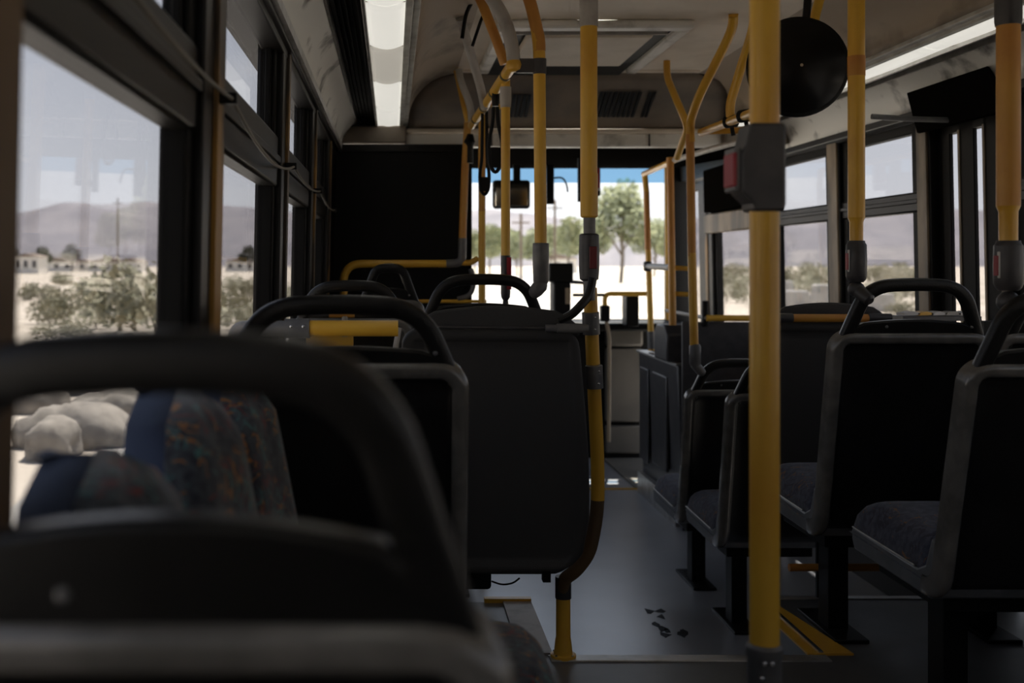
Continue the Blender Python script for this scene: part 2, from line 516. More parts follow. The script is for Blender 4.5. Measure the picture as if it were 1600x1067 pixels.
# right wall
wr = thing('wall_right', 'dark side wall with tan worn window posts right of the seats', 'wall', (mir(-.36), 0, LOW), kind='structure')
for nm, a, b in (('lower_panel', -4.2, 3.60), ('lower_panel', 4.14, 5.88)):
    MB().box(mir(-.42), mir(-.33), a, b, -1.62, -.40).map(shr).build(nm, 'wall_panel', wr)
MB().box(mir(-.42), mir(-.30), -4.2, FRONT, .585, .80).map(shr).build('upper_panel', 'frame_dark', wr)
MB().prism([(mir(-.345), .55), (mir(-.29), .55), (mir(-.275), .565), (mir(-.275), .60), (mir(-.345), .60)], 'y', -4.2, 7.4).map(shr).build('window_header', 'frame_dark', wr, bevel=.003)
MB().box(mir(-.36), mir(-.295), -4.2, 3.58, -.42, -.385).map(shr).build('sill', 'frame_dark', wr, bevel=.006)
MB().box(mir(-.36), mir(-.295), 4.14, 5.88, -.42, -.385).map(shr).build('sill', 'frame_dark', wr, bevel=.006)
for a, b in ((.70, .84), (1.69, 1.82), (2.55, 2.66), (3.57, 3.63), (4.10, 4.20), (4.93, 5.06), (5.84, 5.94)):
    MB().box(mir(-.36), mir(-.292), a, b, -.40, .59).map(shr).build('window_post', 'frame_dark', wr, bevel=.004)
    if a > 3:
        MB().box(mir(-.294), mir(-.284), a + .012, b - .012, -.40, .57).map(shr).build('post_strip', 'post_tan', wr, bevel=.002)
bus_window(6, 2.66, 3.58, 'r', ZR, 'right side window behind the nearest right grab pole')
bus_window(7, 4.20, 4.95, 'r', ZR, 'right side window next to the dark door')
bus_window(8, 5.05, 5.86, 'r', ZR, 'right side window left of the thin grab pole')

bus_window(10, -1.50, -.35, 'l', ZL, 'left side window behind the camera')
bus_window(14, -2.80, -1.60, 'l', ZL, 'second left side window behind the camera')
bus_window(15, -4.15, -2.90, 'l', ZL, 'last left side window at the rear')
bus_window(11, -.60, .70, 'r', ZR, 'right side window behind the camera')
bus_window(16, -2.30, -.70, 'r', ZR, 'second right side window behind the camera')
bus_window(17, -4.15, -2.40, 'r', ZR, 'last right side window at the rear')
bus_window(12, .84, 1.69, 'r', ZR, 'right side window level with the camera')
bus_window(13, 1.82, 2.55, 'r', ZR, 'right side window just outside the view')

# dark middle door (right) with narrow lights
d2 = thing('door_2', 'black folding side door with two narrow glass slits', 'door', (mir(-.34), 3.86, LOW), kind='structure')
xi, xo = mir(-.325), mir(-.34)
for a, b in ((3.63, 3.79), (3.85, 3.955), (4.015, 4.10)):
    MB().box(xi, xo, a, b, LOW + .02, .55).map(shr).build('door_leaf', 'panel_black', d2, bevel=.004, seg=2)
for a, b in ((3.785, 3.855), (3.95, 4.02)):
    MB().box(xo + .001, xo + .005, a, b, LOW + .02, .49).map(shr).build('pane', 'glass_side', d2, smooth=False)
    MB().box(xi - .004, xi + .004, a - .010, a + .002, LOW + .02, .49).map(shr).build('edge_strip', 'post_tan', d2)
MB().box(xi, xo + .02, 3.6, 4.12, .485, .58).map(shr).build('door_head', 'panel_black', d2)
MB().box(xi, xo + .02, 3.6, 4.12, -1.62, LOW + .04).map(shr).build('door_sill', 'panel_black', d2)
oh = tag(MB().prism([(mir(-.255), .50), (mir(-.270), .50), (mir(-.270), .585), (mir(-.225), .655), (mir(-.215), .655)], 'y', 3.58, 4.14).build('door_operator_cover', 'matte_black', bevel=.008), 'black cover box above the dark side door', 'cover')

# front door (right, beside the windscreen)
d1 = thing('door_1', 'glazed front door with dark frame ahead of the cabinet', 'door', (mir(-.34), 6.6, LOW), kind='structure')
for (a, b) in ((5.95, 6.90), (7.20, 7.50)):
    fr = MB()
    fr.box(mir(-.31), mir(-.35), a, a + .03, LOW + .02, .55)
    fr.box(mir(-.31), mir(-.35), b - .03, b, LOW + .02, .55)
    fr.box(mir(-.31), mir(-.35), a, b, LOW + .02, LOW + .15)
    fr.box(mir(-.31), mir(-.35), a, b, .50, .56)
    fr.map(shr).build('door_frame', 'frame_dark', d1, bevel=.005)
    MB().box(mir(-.33), mir(-.336), a + .02, b - .02, LOW + .12, .52).map(shr).build('pane', 'glass_side', d1, smooth=False)
MB().box(mir(-.29), mir(-.36), 6.90, 7.20, LOW, .60).map(shr).build('door_post', 'frame_dark', d1, bevel=.01)
MB().box(mir(-.285), mir(-.29), 6.99, 7.04, LOW + .4, .45).map(shr).build('edge_strip', 'post_paint', d1)
MB().box(mir(-.25), mir(-.30), 5.95, 6.95, .20, .32).map(shr).build('header_bar', 'post_tan', d1, bevel=.01)
MB().box(mir(-.24), mir(-.36), 5.95, 6.9, .33, .60).map(shr).build('operator_box', 'matte_black', d1, bevel=.01)

# ------------------------------------------------------------------ ceiling
ce = thing('ceiling', 'stained beige ceiling with curved side panels', 'ceiling', (XM, 3, .9), kind='structure')
Y0, Y1 = -4.2, 5.6
MB().box(.30, mir(.30), Y0, 5.12, .90, .93).build('centre_panel', 'ceiling_paint', ce, smooth=False)
for a in (1.55, 2.75, 5.02):
    MB().box(.32, mir(.32), a, a + .02, .894, .90).build('seam_strip', 'ceiling_paint', ce)
for side in (0, 1):
    def X(x, side=side): return mir(x) if side else x
    def arch(k0, k1, off):
        return [(X(.078 + .25 * math.sin(u * math.pi / 2) ** 1.0 * 1.0 * (1 if True else 0) if False else .078 + .25 * (1 - math.cos(u * math.pi / 2))) , .725 + .18 * math.sin(u * math.pi / 2) + off) for u in [i / 12 for i in range(13)]]
    pts = arch(0, 1, 0)
    MB().grid([[(x, y, z) for (x, z) in pts] for y in (Y0, 1.0, 2.5, 4.0, Y1)]).build('arch_panel', 'arch_paint', ce, solid=.006)
    # perforated edge rail between lamp and arch
    MB().prism([(X(.036), .70), (X(.056), .70), (X(.056), .712), (X(.078), .712), (X(.078), .74), (X(.036), .74)], 'y', Y0, Y1).build('lamp_rail', 'rail_pale', ce, bevel=.002)
    MB().prism([(X(-.073), .695), (X(-.084), .695), (X(-.084), .74), (X(-.073), .74)], 'y', Y0, Y1).build('lamp_rail', 'aluminium', ce, bevel=.002)
    # cove
    cv = [(-.262, .592), (-.256, .62), (-.246, .648), (-.228, .676), (-.205, .70), (-.186, .718), (-.180, .725)]
    MB().grid([[(X(x), y, z) for (x, z) in cv] for y in (Y0, 1.0, 2.5, 4.0, 5.56)]).build('cove_panel', 'cove_paint', ce, solid=.005)
    MB().prism([(X(-.186), .712), (X(-.178), .712), (X(-.178), .75), (X(-.186), .75)], 'y', Y0, 5.56).build('cove_lip', 'aluminium', ce)
    # dark air slot with thin vanes
    MB().box(X(-.178), X(-.084), Y0, 5.58, .745, .76).build('air_slot', 'black', ce)
    MB().box(X(-.30), X(.35), Y0, 5.6, .95, .97).build('roof_skin', 'black', ce)
    for k in range(1, 6):
        xx = -.178 + k * .0157
        MB().box(X(xx - .0015), X(xx + .0015), Y0, 5.56, .728, .745).build('vane', 'black', ce)

# bulkhead over the driver
bh = thing('wall_front', 'front wall with sloping brown bulkhead and beige dash panels', 'wall', (XM, FRONT, LOW), kind='structure')
arc = [(.078 + .25 * (1 - math.cos(i / 10 * math.pi / 2)), .725 + .18 * math.sin(i / 10 * math.pi / 2)) for i in range(11)]
lo_ = [(.05, .60)] + arc
poly = arc + [(mir(x), z) for x, z in reversed(arc)]
# sloping face: top edge at Y=5.10, bottom edge at 5.58
def slope(x, y, z):
    t = (z - .66) / (.905 - .66)
    return (x, 5.58 - .48 * max(0, min(1, t)), z)
rows = []
NX = 28
for j in range(9):
    z = .66 + (.905 - .66) * j / 8
    # half width at this height
    if z <= .725: xl = .078
    else:
        s_ = min(1, (z - .725) / .18); xl = .078 + .25 * (1 - math.sqrt(max(0, 1 - s_ * s_)))
    rows.append([slope(xl + (mir(xl) - xl) * i / NX, 0, z) for i in range(NX + 1)])
MB().grid(rows).build('sloping_face', 'bulkhead_paint', bh, solid=.01)
MB().box(.06, mir(.06), 5.52, 5.60, .60, .672).build('fascia', 'ledge_white', bh, bevel=.012)
MB().box(.06, mir(.06), 5.49, 5.54, .664, .69).build('fascia_lip', 'ceiling_paint', bh, bevel=.008)
for a in (1.30, .50, 1.02):
    MB().box(a, a + .006, 5.512, 5.52, .602, .67).build('fascia_joint', 'frame_dark', bh)
MB().box(-.26, .07, 5.46, 5.60, .61, .70).build('side_ledge', 'bulkhead_paint', bh, bevel=.01)
MB().box(mir(-.26), mir(.07), 5.46, 5.60, .61, .70).build('side_ledge', 'bulkhead_paint', bh, bevel=.01)
# underside towards the windscreen
MB().prism([(5.6, .60), (FRONT, .70), (FRONT, .80), (5.6, .9)], 'x', -.36, 2.10).build('underside', 'matte_black', bh)
# vents
def vent(x0, x1, z0, z1, n):
    v = MB()
    for i in range(n):
        xa = x0 + (x1 - x0) * i / n
        p = [slope(xa, 0, z0), slope(xa + (x1 - x0) / n * .55, 0, z0), slope(xa + (x1 - x0) / n * .55, 0, z1), slope(xa, 0, z1)]
        v.add([(a, b - .03, c) for a, b, c in p] + [(a, b + .004, c) for a, b, c in p], [(0, 1, 2, 3), (7, 6, 5, 4), (0, 4, 5, 1), (1, 5, 6, 2), (2, 6, 7, 3), (3, 7, 4, 0)])
    return v
vent(1.00, 1.21, .735, .83, 9).build('vent_slots', 'black', bh)
vent(1.235, 1.275, .735, .83, 2).build('vent_slots', 'black', bh)
vent(.56, .68, .735, .82, 5).build('vent_slots', 'black', bh)
# dash, pillars
MB().box(-.36, 2.10, FRONT, FRONT + .08, LOW - .1, -.41).build('dash_wall', 'panel_black', bh)
MB().box(-.36, 2.10, FRONT - .35, FRONT + .05, -.46, -.40).build('dash_top', 'black', bh, bevel=.015)
MB().box(1.54, 1.80, FRONT - .06, FRONT, -1.13, -.60).build('dash_panel', 'beige_panel', bh, bevel=.01)
MB().box(1.54, 1.80, FRONT - .10, FRONT, -.585, -.43).build('dash_panel', 'beige_panel', bh, bevel=.02)
MB().box(1.54, 1.80, FRONT - .05, FRONT, -1.36, -1.16).build('dash_panel', 'beige_panel', bh, bevel=.01)
MB().box(1.52, 1.84, 6.80, FRONT - .05, LOW, LOW + .008).build('entry_mat', 'beige_panel', bh)
MB().box(1.20, 2.10, 6.78, 6.81, LOW, LOW + .006).build('entry_edge', 'yellow', bh)
MB().box(1.97, 2.12, FRONT - .22, FRONT, -.45, .80).build('corner_pillar', 'black', bh, bevel=.02)
MB().box(-.42, -.30, FRONT - .2, FRONT, -.45, .80).build('corner_pillar', 'black', bh, bevel=.02)
ww = thing('window_9', 'wide bright windscreen with a blue tinted band along its top', 'window', (XM, FRONT + .05, -.40), kind='structure')
MB().box(-.36, 2.10, FRONT + .04, FRONT + .046, -.41, .60).build('pane', 'glass_front', ww, smooth=False)
MB().box(-.36, 2.10, FRONT + .04, FRONT + .046, .60, .72).build('tinted_band', 'glass_blue', ww, smooth=False)
MB().box(-.36, 2.10, FRONT + .02, FRONT + .06, -.43, -.395).build('windscreen_seal', 'rubber', ww)
# rear closing wall behind the camera
struct(MB().box(-.42, 2.16, -4.3, -4.2, -1.62, .95).build('wall_back', 'wall_panel', smooth=False), 'rear wall of the bus behind the last seats', 'wall')

# ------------------------------------------------------------------ roof hatch
h = thing('roof_hatch', 'square escape hatch with pale frame in the ceiling', 'hatch', (.78, 4.4, .9))
hx0, hx1, hy0, hy1 = .44, 1.06, 4.05, 4.95
fr = MB()
fr.box(hx0 - .05, hx1 + .05, hy0 - .07, hy0, .868, .90); fr.box(hx0 - .05, hx0, hy0, hy1, .868, .90); fr.box(hx1, hx1 + .05, hy0, hy1, .868, .90)
fr.build('hatch_frame', 'ledge_white', h, bevel=.01)
MB().box(hx0, hx1, hy0, hy1 + .14, .888, .899).build('recess', 'black', h)
MB().box(hx0 + .07, hx1 - .07, hy0 + .07, hy1 - .22, .862, .888).build('lid', 'ceiling_paint', h, bevel=.01)
MB().box(hx0 + .02, hx1 - .02, hy0 + .055, hy0 + .066, .87, .885).build('handle_bar', 'grey_paint', h)

# ------------------------------------------------------------------ ceiling lamps
for side in (0, 1):
    def X(x, side=side): return mir(x) if side else x
    cl_ = thing('ceiling_light', 'long lit strip lamp above the left windows' if not side else 'long lit strip lamp above the right windows', 'lamp', (X(-.02), 3, .70), group='strip lamps along the ceiling')
    MB().box(X(-.072), X(.035), Y0, 5.60, .735, .745).build('lamp_housing', 'ledge_white', cl_)
    ys = [-3.6, -2.95, -2.3, -1.65, -1.0, -.35, .30, .98, 1.63, 2.28, 2.93, 3.52, 4.20, 4.90, 5.58]
    for i in range(len(ys) - 1):
        a, b = ys[i] + .004, ys[i + 1] - .004
        rws = []
        for j in range(9):
            u = j / 8
            yy = a + (b - a) * u
            sag = .003 * math.sin(u * math.pi)
            rws.append([(X(-.072 + .107 * k / 8), yy, .712 - .014 * math.sin(k / 8 * math.pi) - sag) for k in range(9)])
        MB().grid(rws).build('diffuser', 'lamp_dim' if (i in (6, 11) and not side) else 'lamp_on', cl_, solid=.003)
    for yv in ys[1:-1]:
        MB().box(X(-.072), X(.035), yv - .003, yv + .003, .7085, .72).build('end_clip', 'grey_paint', cl_)

# ------------------------------------------------------------------ seats
def rim_t(d):
    # rear surface depth as a function of the distance from the edge
    if d <= .004: return -.012 + d * 2
    if d <= .010: return -.004 + (d - .004) * .66
    if d <= .026: return 0
    if d <= .038: return -(d - .026) * .9
    return -.0108

def seat(name, label, xl, xr, yt, zs, zb, rec, floor_z, zh=None, group=None, style='loop', hump=.045, corner=.05, panel='plastic',
         pan=True, pan_z=None, wide_top=0, cup=True, depth=.44, rimmat='plastic_rim'):
    t = thing(name, label, 'seat', ((xl + xr) / 2, yt, floor_z), group=group)
    H = zs - zb
    L = math.hypot(rec, H)
    dy, dz = rec / L, -H / L
    R = .085
    n_arc = 7 if cup else 0
    S = [0, .004, .010, .018, .026, .032, .038, .06, .10, .16, .24, .34, .44, .52]
    S = [s for s in S if s < L - R * .7] + [L - R * .7]
    side = [(yt + dy * s, zs + dz * s) for s in S]
    nr = [(dz, -dy)] * len(S)        # normal facing the rear (towards -y)
    sv = list(S)
    if cup:
        y_, z_ = side[-1]
        ang0 = math.atan2(dz, dy)
        for k in range(1, n_arc + 1):
            a = ang0 + (math.radians(78)) * k / n_arc
            step = R * math.radians(78) / n_arc
            y_ += math.cos(a) * step; z_ += math.sin(a) * step
            side.append((y_, z_)); nr.append((math.sin(a), -math.cos(a))); sv.append(sv[-1] + step)
    else:
        for s in (L - .12, L - .11, L - .10, L - .09, L - .075, L - .06, L - .05, L - .038, L - .026, L - .01, L - .004, L):
            if s > sv[-1] + .001:
                side.append((yt + dy * s, zs + dz * s)); nr.append((dz, -dy)); sv.append(s)
    w = xr - xl
    xs = [0, .004, .010, .018, .026, .032, .038] + [.038 + (w - .076) * k / 6 for k in range(1, 6)] + [w - v for v in (.038, .032, .026, .018, .010, .004, 0)]
    rows = []
    Ltot = sv[-1]
    for (y, z), (ny, nz), s in zip(side, nr, sv):
        inset = 0
        if s < corner: inset = corner - math.sqrt(max(0, corner ** 2 - (corner - s) ** 2))
        if not cup and Ltot - s < corner * 2.4:
            c2 = corner * 2.4
            inset = max(inset, c2 - math.sqrt(max(0, c2 ** 2 - (c2 - (Ltot - s)) ** 2)))
        row = []
        sc_ = (w - 2 * inset) / w
        for x in xs:
            xx = xl + w / 2 + (x - w / 2) * sc_
            if wide_top and x > w / 2: xx -= wide_top * max(0, 1 - s / (Ltot * .62)) ** 1.3 * (x - w / 2) / (w / 2)
            d = min(x, w - x, s if s < .05 else 9)
            if not cup: d = min(d, Ltot - s)
            tt = rim_t(d)
            row.append((xx, y + ny * tt, z + nz * tt))
        e0 = (row[0][0], y + ny * -.045, z + nz * -.045); e1 = (row[-1][0], y + ny * -.045, z + nz * -.045)
        rows.append([e0] + row + [e1])
    top = [(p[0], side[0][0] + nr[0][0] * -.045, side[0][1] + nr[0][1] * -.045) for p in rows[0]]
    sh_ = MB().grid([top] + rows)
    shell = sh_.build('back_shell', panel, t, ang=50)
    # one continuous rim round the sides and the top, a few mm proud
    if style != 'panel':
        def at_s(q):
            if q <= 0:
                return (side[0][0] + dy * q, side[0][1] + dz * q), nr[0]
            for i_ in range(len(sv) - 1):
                if sv[i_] <= q <= sv[i_ + 1]:
                    u_ = (q - sv[i_]) / (sv[i_ + 1] - sv[i_])
                    return ((side[i_][0] + (side[i_ + 1][0] - side[i_][0]) * u_, side[i_][1] + (side[i_ + 1][1] - side[i_][1]) * u_),
                            (nr[i_][0] + (nr[i_ + 1][0] - nr[i_][0]) * u_, nr[i_][1] + (nr[i_ + 1][1] - nr[i_][1]) * u_))
            return side[-1], nr[-1]
        per = [(0, q, 1, 0) for q in reversed([v for v in sv if v > corner + .005])]
        for k in range(9):
            a_ = math.pi / 2 * k / 8
            per.append((corner - corner * math.cos(a_), corner - corner * math.sin(a_), math.cos(a_), math.sin(a_)))
        for k in range(1, 8):
            per.append((corner + (w - 2 * corner) * k / 8, 0, 0, 1))
        per += [(w - x_, q_, -nx_, ns_) for x_, q_, nx_, ns_ in reversed(per[:-7])]
        rr = []
        for x_, q_, nx_, ns_ in per:
            row = []
            for a_, b_ in ((-.003, -.042), (-.004, -.012), (-.001, -.002), (.003, .003), (.010, .0045), (.019, .0045), (.026, .001), (.030, -.006)):
                (y, z), (ny, nz) = at_s(q_ + ns_ * a_)
                row.append((xl + x_ + nx_ * a_, y + ny * b_, z + nz * b_))
            rr.append(row)
        MB().grid(rr).build('rim', rimmat, t, ang=50)
    # hump above the shell
    lean = rec / H
    def yy(z): return yt - (z - zs) * lean
    hp = []
    for k in range(17):
        u = k / 16
        x = xl + .035 + (w - .07) * u
        zt = zs + hump * (.62 + .38 * math.sin(math.pi * u)) * (min(1, 8 * min(u, 1 - u) + .25))
        hp.append((x, zt))
    poly = [(xl + .03, zs - .02)] + hp + [(xr - .03, zs - .02)]
    m = MB().prism(poly, 'y', .004, .034)
    m.map(lambda x, y, z: (x, y + yy(z), z))
    m.build('top_cap', panel if style == 'panel' else 'plastic', t, bevel=.006)
    if style == 'loop':
        zc = zh - .017
        path = [(xl + .028, yy(zs - .03) + .018, zs - .03), (xl + .085, yy(zc) + .018, zc - .004), ((xl + xr) / 2, yy(zc) + .018, zc + .004), (xr - .085, yy(zc) + .018, zc - .004), (xr - .028, yy(zs - .03) + .018, zs - .03)]
        hd = MB().tube(fillet(path, .085, 8), .017, n=16, ab=(.015, .0175), ref=(0, 1, 0))
        hd.build('grab_handle', 'plastic', t, ang=60)
        for sg in (0, 1):
            bx = xl + .14 if not sg else xr - .058
            if sg and yt < 1: continue
            MB().lathe((bx, yy(zs) + .002, zs + .02), (0, -1, 0), [(0, .0045), (.003, .0045), (.004, .002)], n=10).build('bolt', 'grey_joint', t)
    if pan:
        yb = side[-1][0] if cup else yt + rec
        pz = pan_z if pan_z is not None else zb
        y0 = yt + rec + .015
        prof = [(y0 + .03, pz - .004), (y0 + depth, pz + .004), (y0 + depth + .015, pz + .03), (y0 + depth + .01, pz + .062), (y0 + .09, pz + .052), (y0 + .05, pz + .07), (y0 + .02, pz + .14), (y0 - .01, pz + .13), (y0 + .0, pz + .04)]
        MB().prism(prof, 'x', xl + .001, xr - .001).build('seat_pan', 'plastic_side', t, bevel=.006)
        rows = []
        nx, ny_ = 14, 14
        c = MB()
        for j in range(ny_ + 1):
            v = j / ny_
            r_ = []
            for i in range(nx + 1):
                u = i / nx
                u = .5 + .5 * math.copysign(abs(2 * u - 1) ** .5, u - .5); v = .5 + .5 * math.copysign(abs(2 * (j / ny_) - 1) ** .5, j / ny_ - .5)
                e1 = 1 - abs(2 * u - 1) ** 9
                e2 = 1 - abs(2 * v - 1) ** 9
                r_.append((xl + .006 + (w - .012) * u, y0 + .05 + (depth - .022) * v, pz + .030 + .095 * max(0, e1 * e2) ** .5 + .012 * v))
            rows.append(r_)
        c.grid(rows).build('cushion', 'fabric_blue', t, solid=.012, ang=80)
        # fabric on the front of the back
        rows = []
        for j in range(9):
            v = j / 8
            s = .03 + (L - .13) * v
            r_ = []
            for i in range(9):
                u = i / 8
                e1 = 1 - abs(2 * u - 1) ** 5
                e2 = 1 - abs(2 * v - 1) ** 5
                off = .048 + .03 * max(0, e1 * e2) ** .5
                r_.append((xl + .02 + (w - .04) * u, yt + dy * s - dz * off, zs + dz * s + dy * off))
            rows.append(r_)
        MB().grid(rows).build('back_cushion', 'fabric', t, solid=.012, ang=80)
        MB().box(xl + .05, xr - .05, y0 + .06, y0 + depth - .04, pz - .045, pz - .002).build('seat_frame', 'black', t, bevel=.004)
        lx = xl + .13
        MB().prism([(y0 + .16, pz - .04), (y0 + .24, pz - .04), (y0 + .24, floor_z), (y0 + .16, floor_z)], 'x', lx - .03, lx + .03).build('leg', 'black', t, bevel=.003)
        MB().box(lx - .05, lx + .05, y0 + .06, y0 + depth - .08, floor_z, floor_z + .012).build('foot_plate', 'frame_dark', t, bevel=.003)
        MB().tube([(xl - .002, y0 + .095, pz + .056), (xl - .002, y0 + depth, pz + .064)], .0022, n=6).build('pan_edge', 'aluminium', t)
    return t

# left side
seat('bus_seat', 'dark seat back with arched grip handle, nearest and blurred, beside the first left window', -.325, .070, .61, -.205, -.77, .10, DECK, zh=-.038, hump=.064, pan=False)
seat('bus_seat', 'second dark seat back on the left, shiny rim, before the thick yellow barrier rail', -.322, .135, 1.95, -.178, -.80, .10, DECK, zh=-.056, hump=.032, cup=True)
fseat = seat('bus_seat', 'wide flat black seat back at the aisle, hugged by the bent yellow pole', .025, .535, 2.92, -.172, -.842, .03, DECK, style='panel', hump=.062, corner=.05, panel='panel_seat', pan=False, cup=False, wide_top=.035)
seat('bus_seat', 'black seat whose arched grip shows above the wide flat seat back at the aisle', .075, .50, 3.42, -.16, -.77, .10, DECK, zh=-.030, hump=.04)
seat('bus_seat', 'black window seat low behind the yellow barrier rail, by the third left window', -.325, .065, 3.42, -.17, -.77, .10, DECK, zh=-.050, hump=.04)
seat('bus_seat', 'small dark seat with rounded grip just before the driver partition rail', -.15, .125, 4.30, -.14, -.80, .08, LOW, zh=.004, hump=.05)
# right side
seat('bus_seat', 'nearest dark seat at the right edge, under the orange grab pole', 1.235, 1.655, 2.33, -.215, -.765, .13, DECK, zh=-.055, hump=.04)
seat('bus_seat', 'dark window seat beside the nearest right seat', 1.668, 2.035, 2.33, -.215, -.765, .13, DECK, zh=-.055, hump=.04)
seat('bus_seat', 'second dark seat on the right, arched grip below the thin yellow pole', 1.205, 1.635, 2.96, -.188, -.775, .12, DECK, zh=-.038, hump=.04)
seat('bus_seat', 'dark window seat next to the second right seat, before the dark door', 1.65, 2.04, 2.96, -.188, -.775, .12, DECK, zh=-.045, hump=.04)
eseat = seat('bus_seat', 'flat black seat back with an orange rail across, right of the nearest yellow pole', 1.205, 1.66, 3.56, -.185, -.84, .02, DECK, style='panel', hump=.062, corner=.05, panel='panel_seat', pan=False, cup=False)
seat('bus_seat', 'low dark seat in the front section just left of the nearest yellow pole', 1.215, 1.64, 3.92, -.465, -1.06, .12, LOW, zh=-.335, hump=.04)
seat('bus_seat', 'farthest low dark seat in the front section, before the grey cabinet', 1.215, 1.64, 4.48, -.515, -1.10, .12, LOW, zh=-.388, hump=.04)

# extras of the two flat seats
MB().tube([P(650, 511, 2.905), P(862, 513, 2.905)], .004, n=8).build('top_bar', 'grey_dark', fseat)
MB().lathe(P(852, 513, 2.90), (1, 0, 0), [(0, .010), (.03, .010), (.031, .013), (.085, .013), (.10, .011), (.115, .010)], n=12).build('clamp_stub', 'grey_joint', fseat)
MB().tube(fillet([P(872, 502, 2.93), P(893, 492, 2.93), P(905, 480, 2.93), P(921, 462, 2.95), P(926, 435, 2.96)], .03), .012, n=10).build('grip_link', 'plastic', fseat)
MB().box(*[P(640, 0, 2.93)[0], P(700, 0, 2.93)[0]], 2.95, 3.40, -.62, -.55).build('seat_frame', 'black', fseat)
MB().box(.05, .50, 2.965, 3.02, -.80, -.20).build('back_cushion', 'fabric', fseat, bevel=.02)
MB().box(.12, .27, 2.96, 3.0, -.885, -.83).build('under_bracket', 'black', fseat, bevel=.01)
MB().box(P(847, 0, 2.95)[0], P(859, 0, 2.95)[0], 2.93, 2.96, -.855, -.83).build('stop_block', 'black', fseat)
MB().tube(fillet([P(768, 908, 2.98), P(785, 914, 2.98), P(802, 911, 2.98), P(812, 903, 2.98)], .03), .0025, n=6).build('wire', 'black', fseat)
for a, b in ((P(618, 545, 2.9), P(624, 512, 2.9)),):
    MB().tube([a, b], .008, n=8).build('side_bracket', 'grey_paint', fseat)
MB().tube([P(1236, 497, 3.54), P(1356, 497, 3.54)], .0135, n=14).build('back_rail', 'orange', eseat)
MB().lathe(P(1214, 497, 3.54), (1, 0, 0), [(0, .016), (.05, .016)], n=12).build('rail_end', 'grey_dark', eseat)
MB().lathe(P(1356, 496, 3.54), (1, 0, 0), [(0, .014), (.075, .013)], n=12).build('rail_end', 'grey_dark', eseat)
MB().box(1.23, 1.64, 3.585, 3.64, -.80, -.22).build('back_cushion', 'fabric', eseat, bevel=.02)
MB().box(1.40, 1.46, 3.585, 3.60, DECK, -.80).build('leg', 'black', eseat)
MB().box(.10, .16, 2.975, 3.03, DECK, -.80).build('leg', 'black', fseat)

fr_ = struct(MB().tube([(1.24, 3.40, -.945), (2.02, 3.40, -.945)], .012, n=12).build('trim_5', 'orange'), 'low orange rail near the floor under the second right seat', 'rail')
sk = random.Random(5)
for k in range(9):
    x, y, _ = P(sk.uniform(1008, 1052), 0, 4.36); y = sk.uniform(4.10, 4.50)
    n_ = 6
    pl = [(x + .022 * sk.uniform(.3, 1.2) * math.cos(q * 2 * math.pi / n_), y + .035 * sk.uniform(.3, 1.2) * math.sin(q * 2 * math.pi / n_)) for q in range(n_)]
    MB().prism(pl, 'z', LOW + .0002, LOW + .0012).build('scuff_mark', 'black', f2)
# crumpled leaflets lying on the far side of the second right seat
pp = thing('paper_litter', 'white and yellow paper scraps on the ledge behind the second right seat', 'litter', P(1440, 490, 3.5))
rnd = random.Random(3)
MB().prism([(1.69, -.185), (1.95, -.185), (1.95, -.17), (1.69, -.17)], 'y', 3.60, 3.70).build('tray', 'grey_dark', pp)
for k in range(5):
    x = 1.70 + k * .045; 
    MB().prism([(x, -.168), (x + .05, -.166), (x + .052, -.160), (x + .03, -.154), (x, -.160)], 'y', 3.61, 3.67).build('scrap', ('white_label', 'yellow', 'white_label', 'grey_paint', 'white_label')[k], pp)
MB().box(1.95, 2.02, 3.585, 3.63, DECK, -.185).build('ledge_post', 'black', pp)

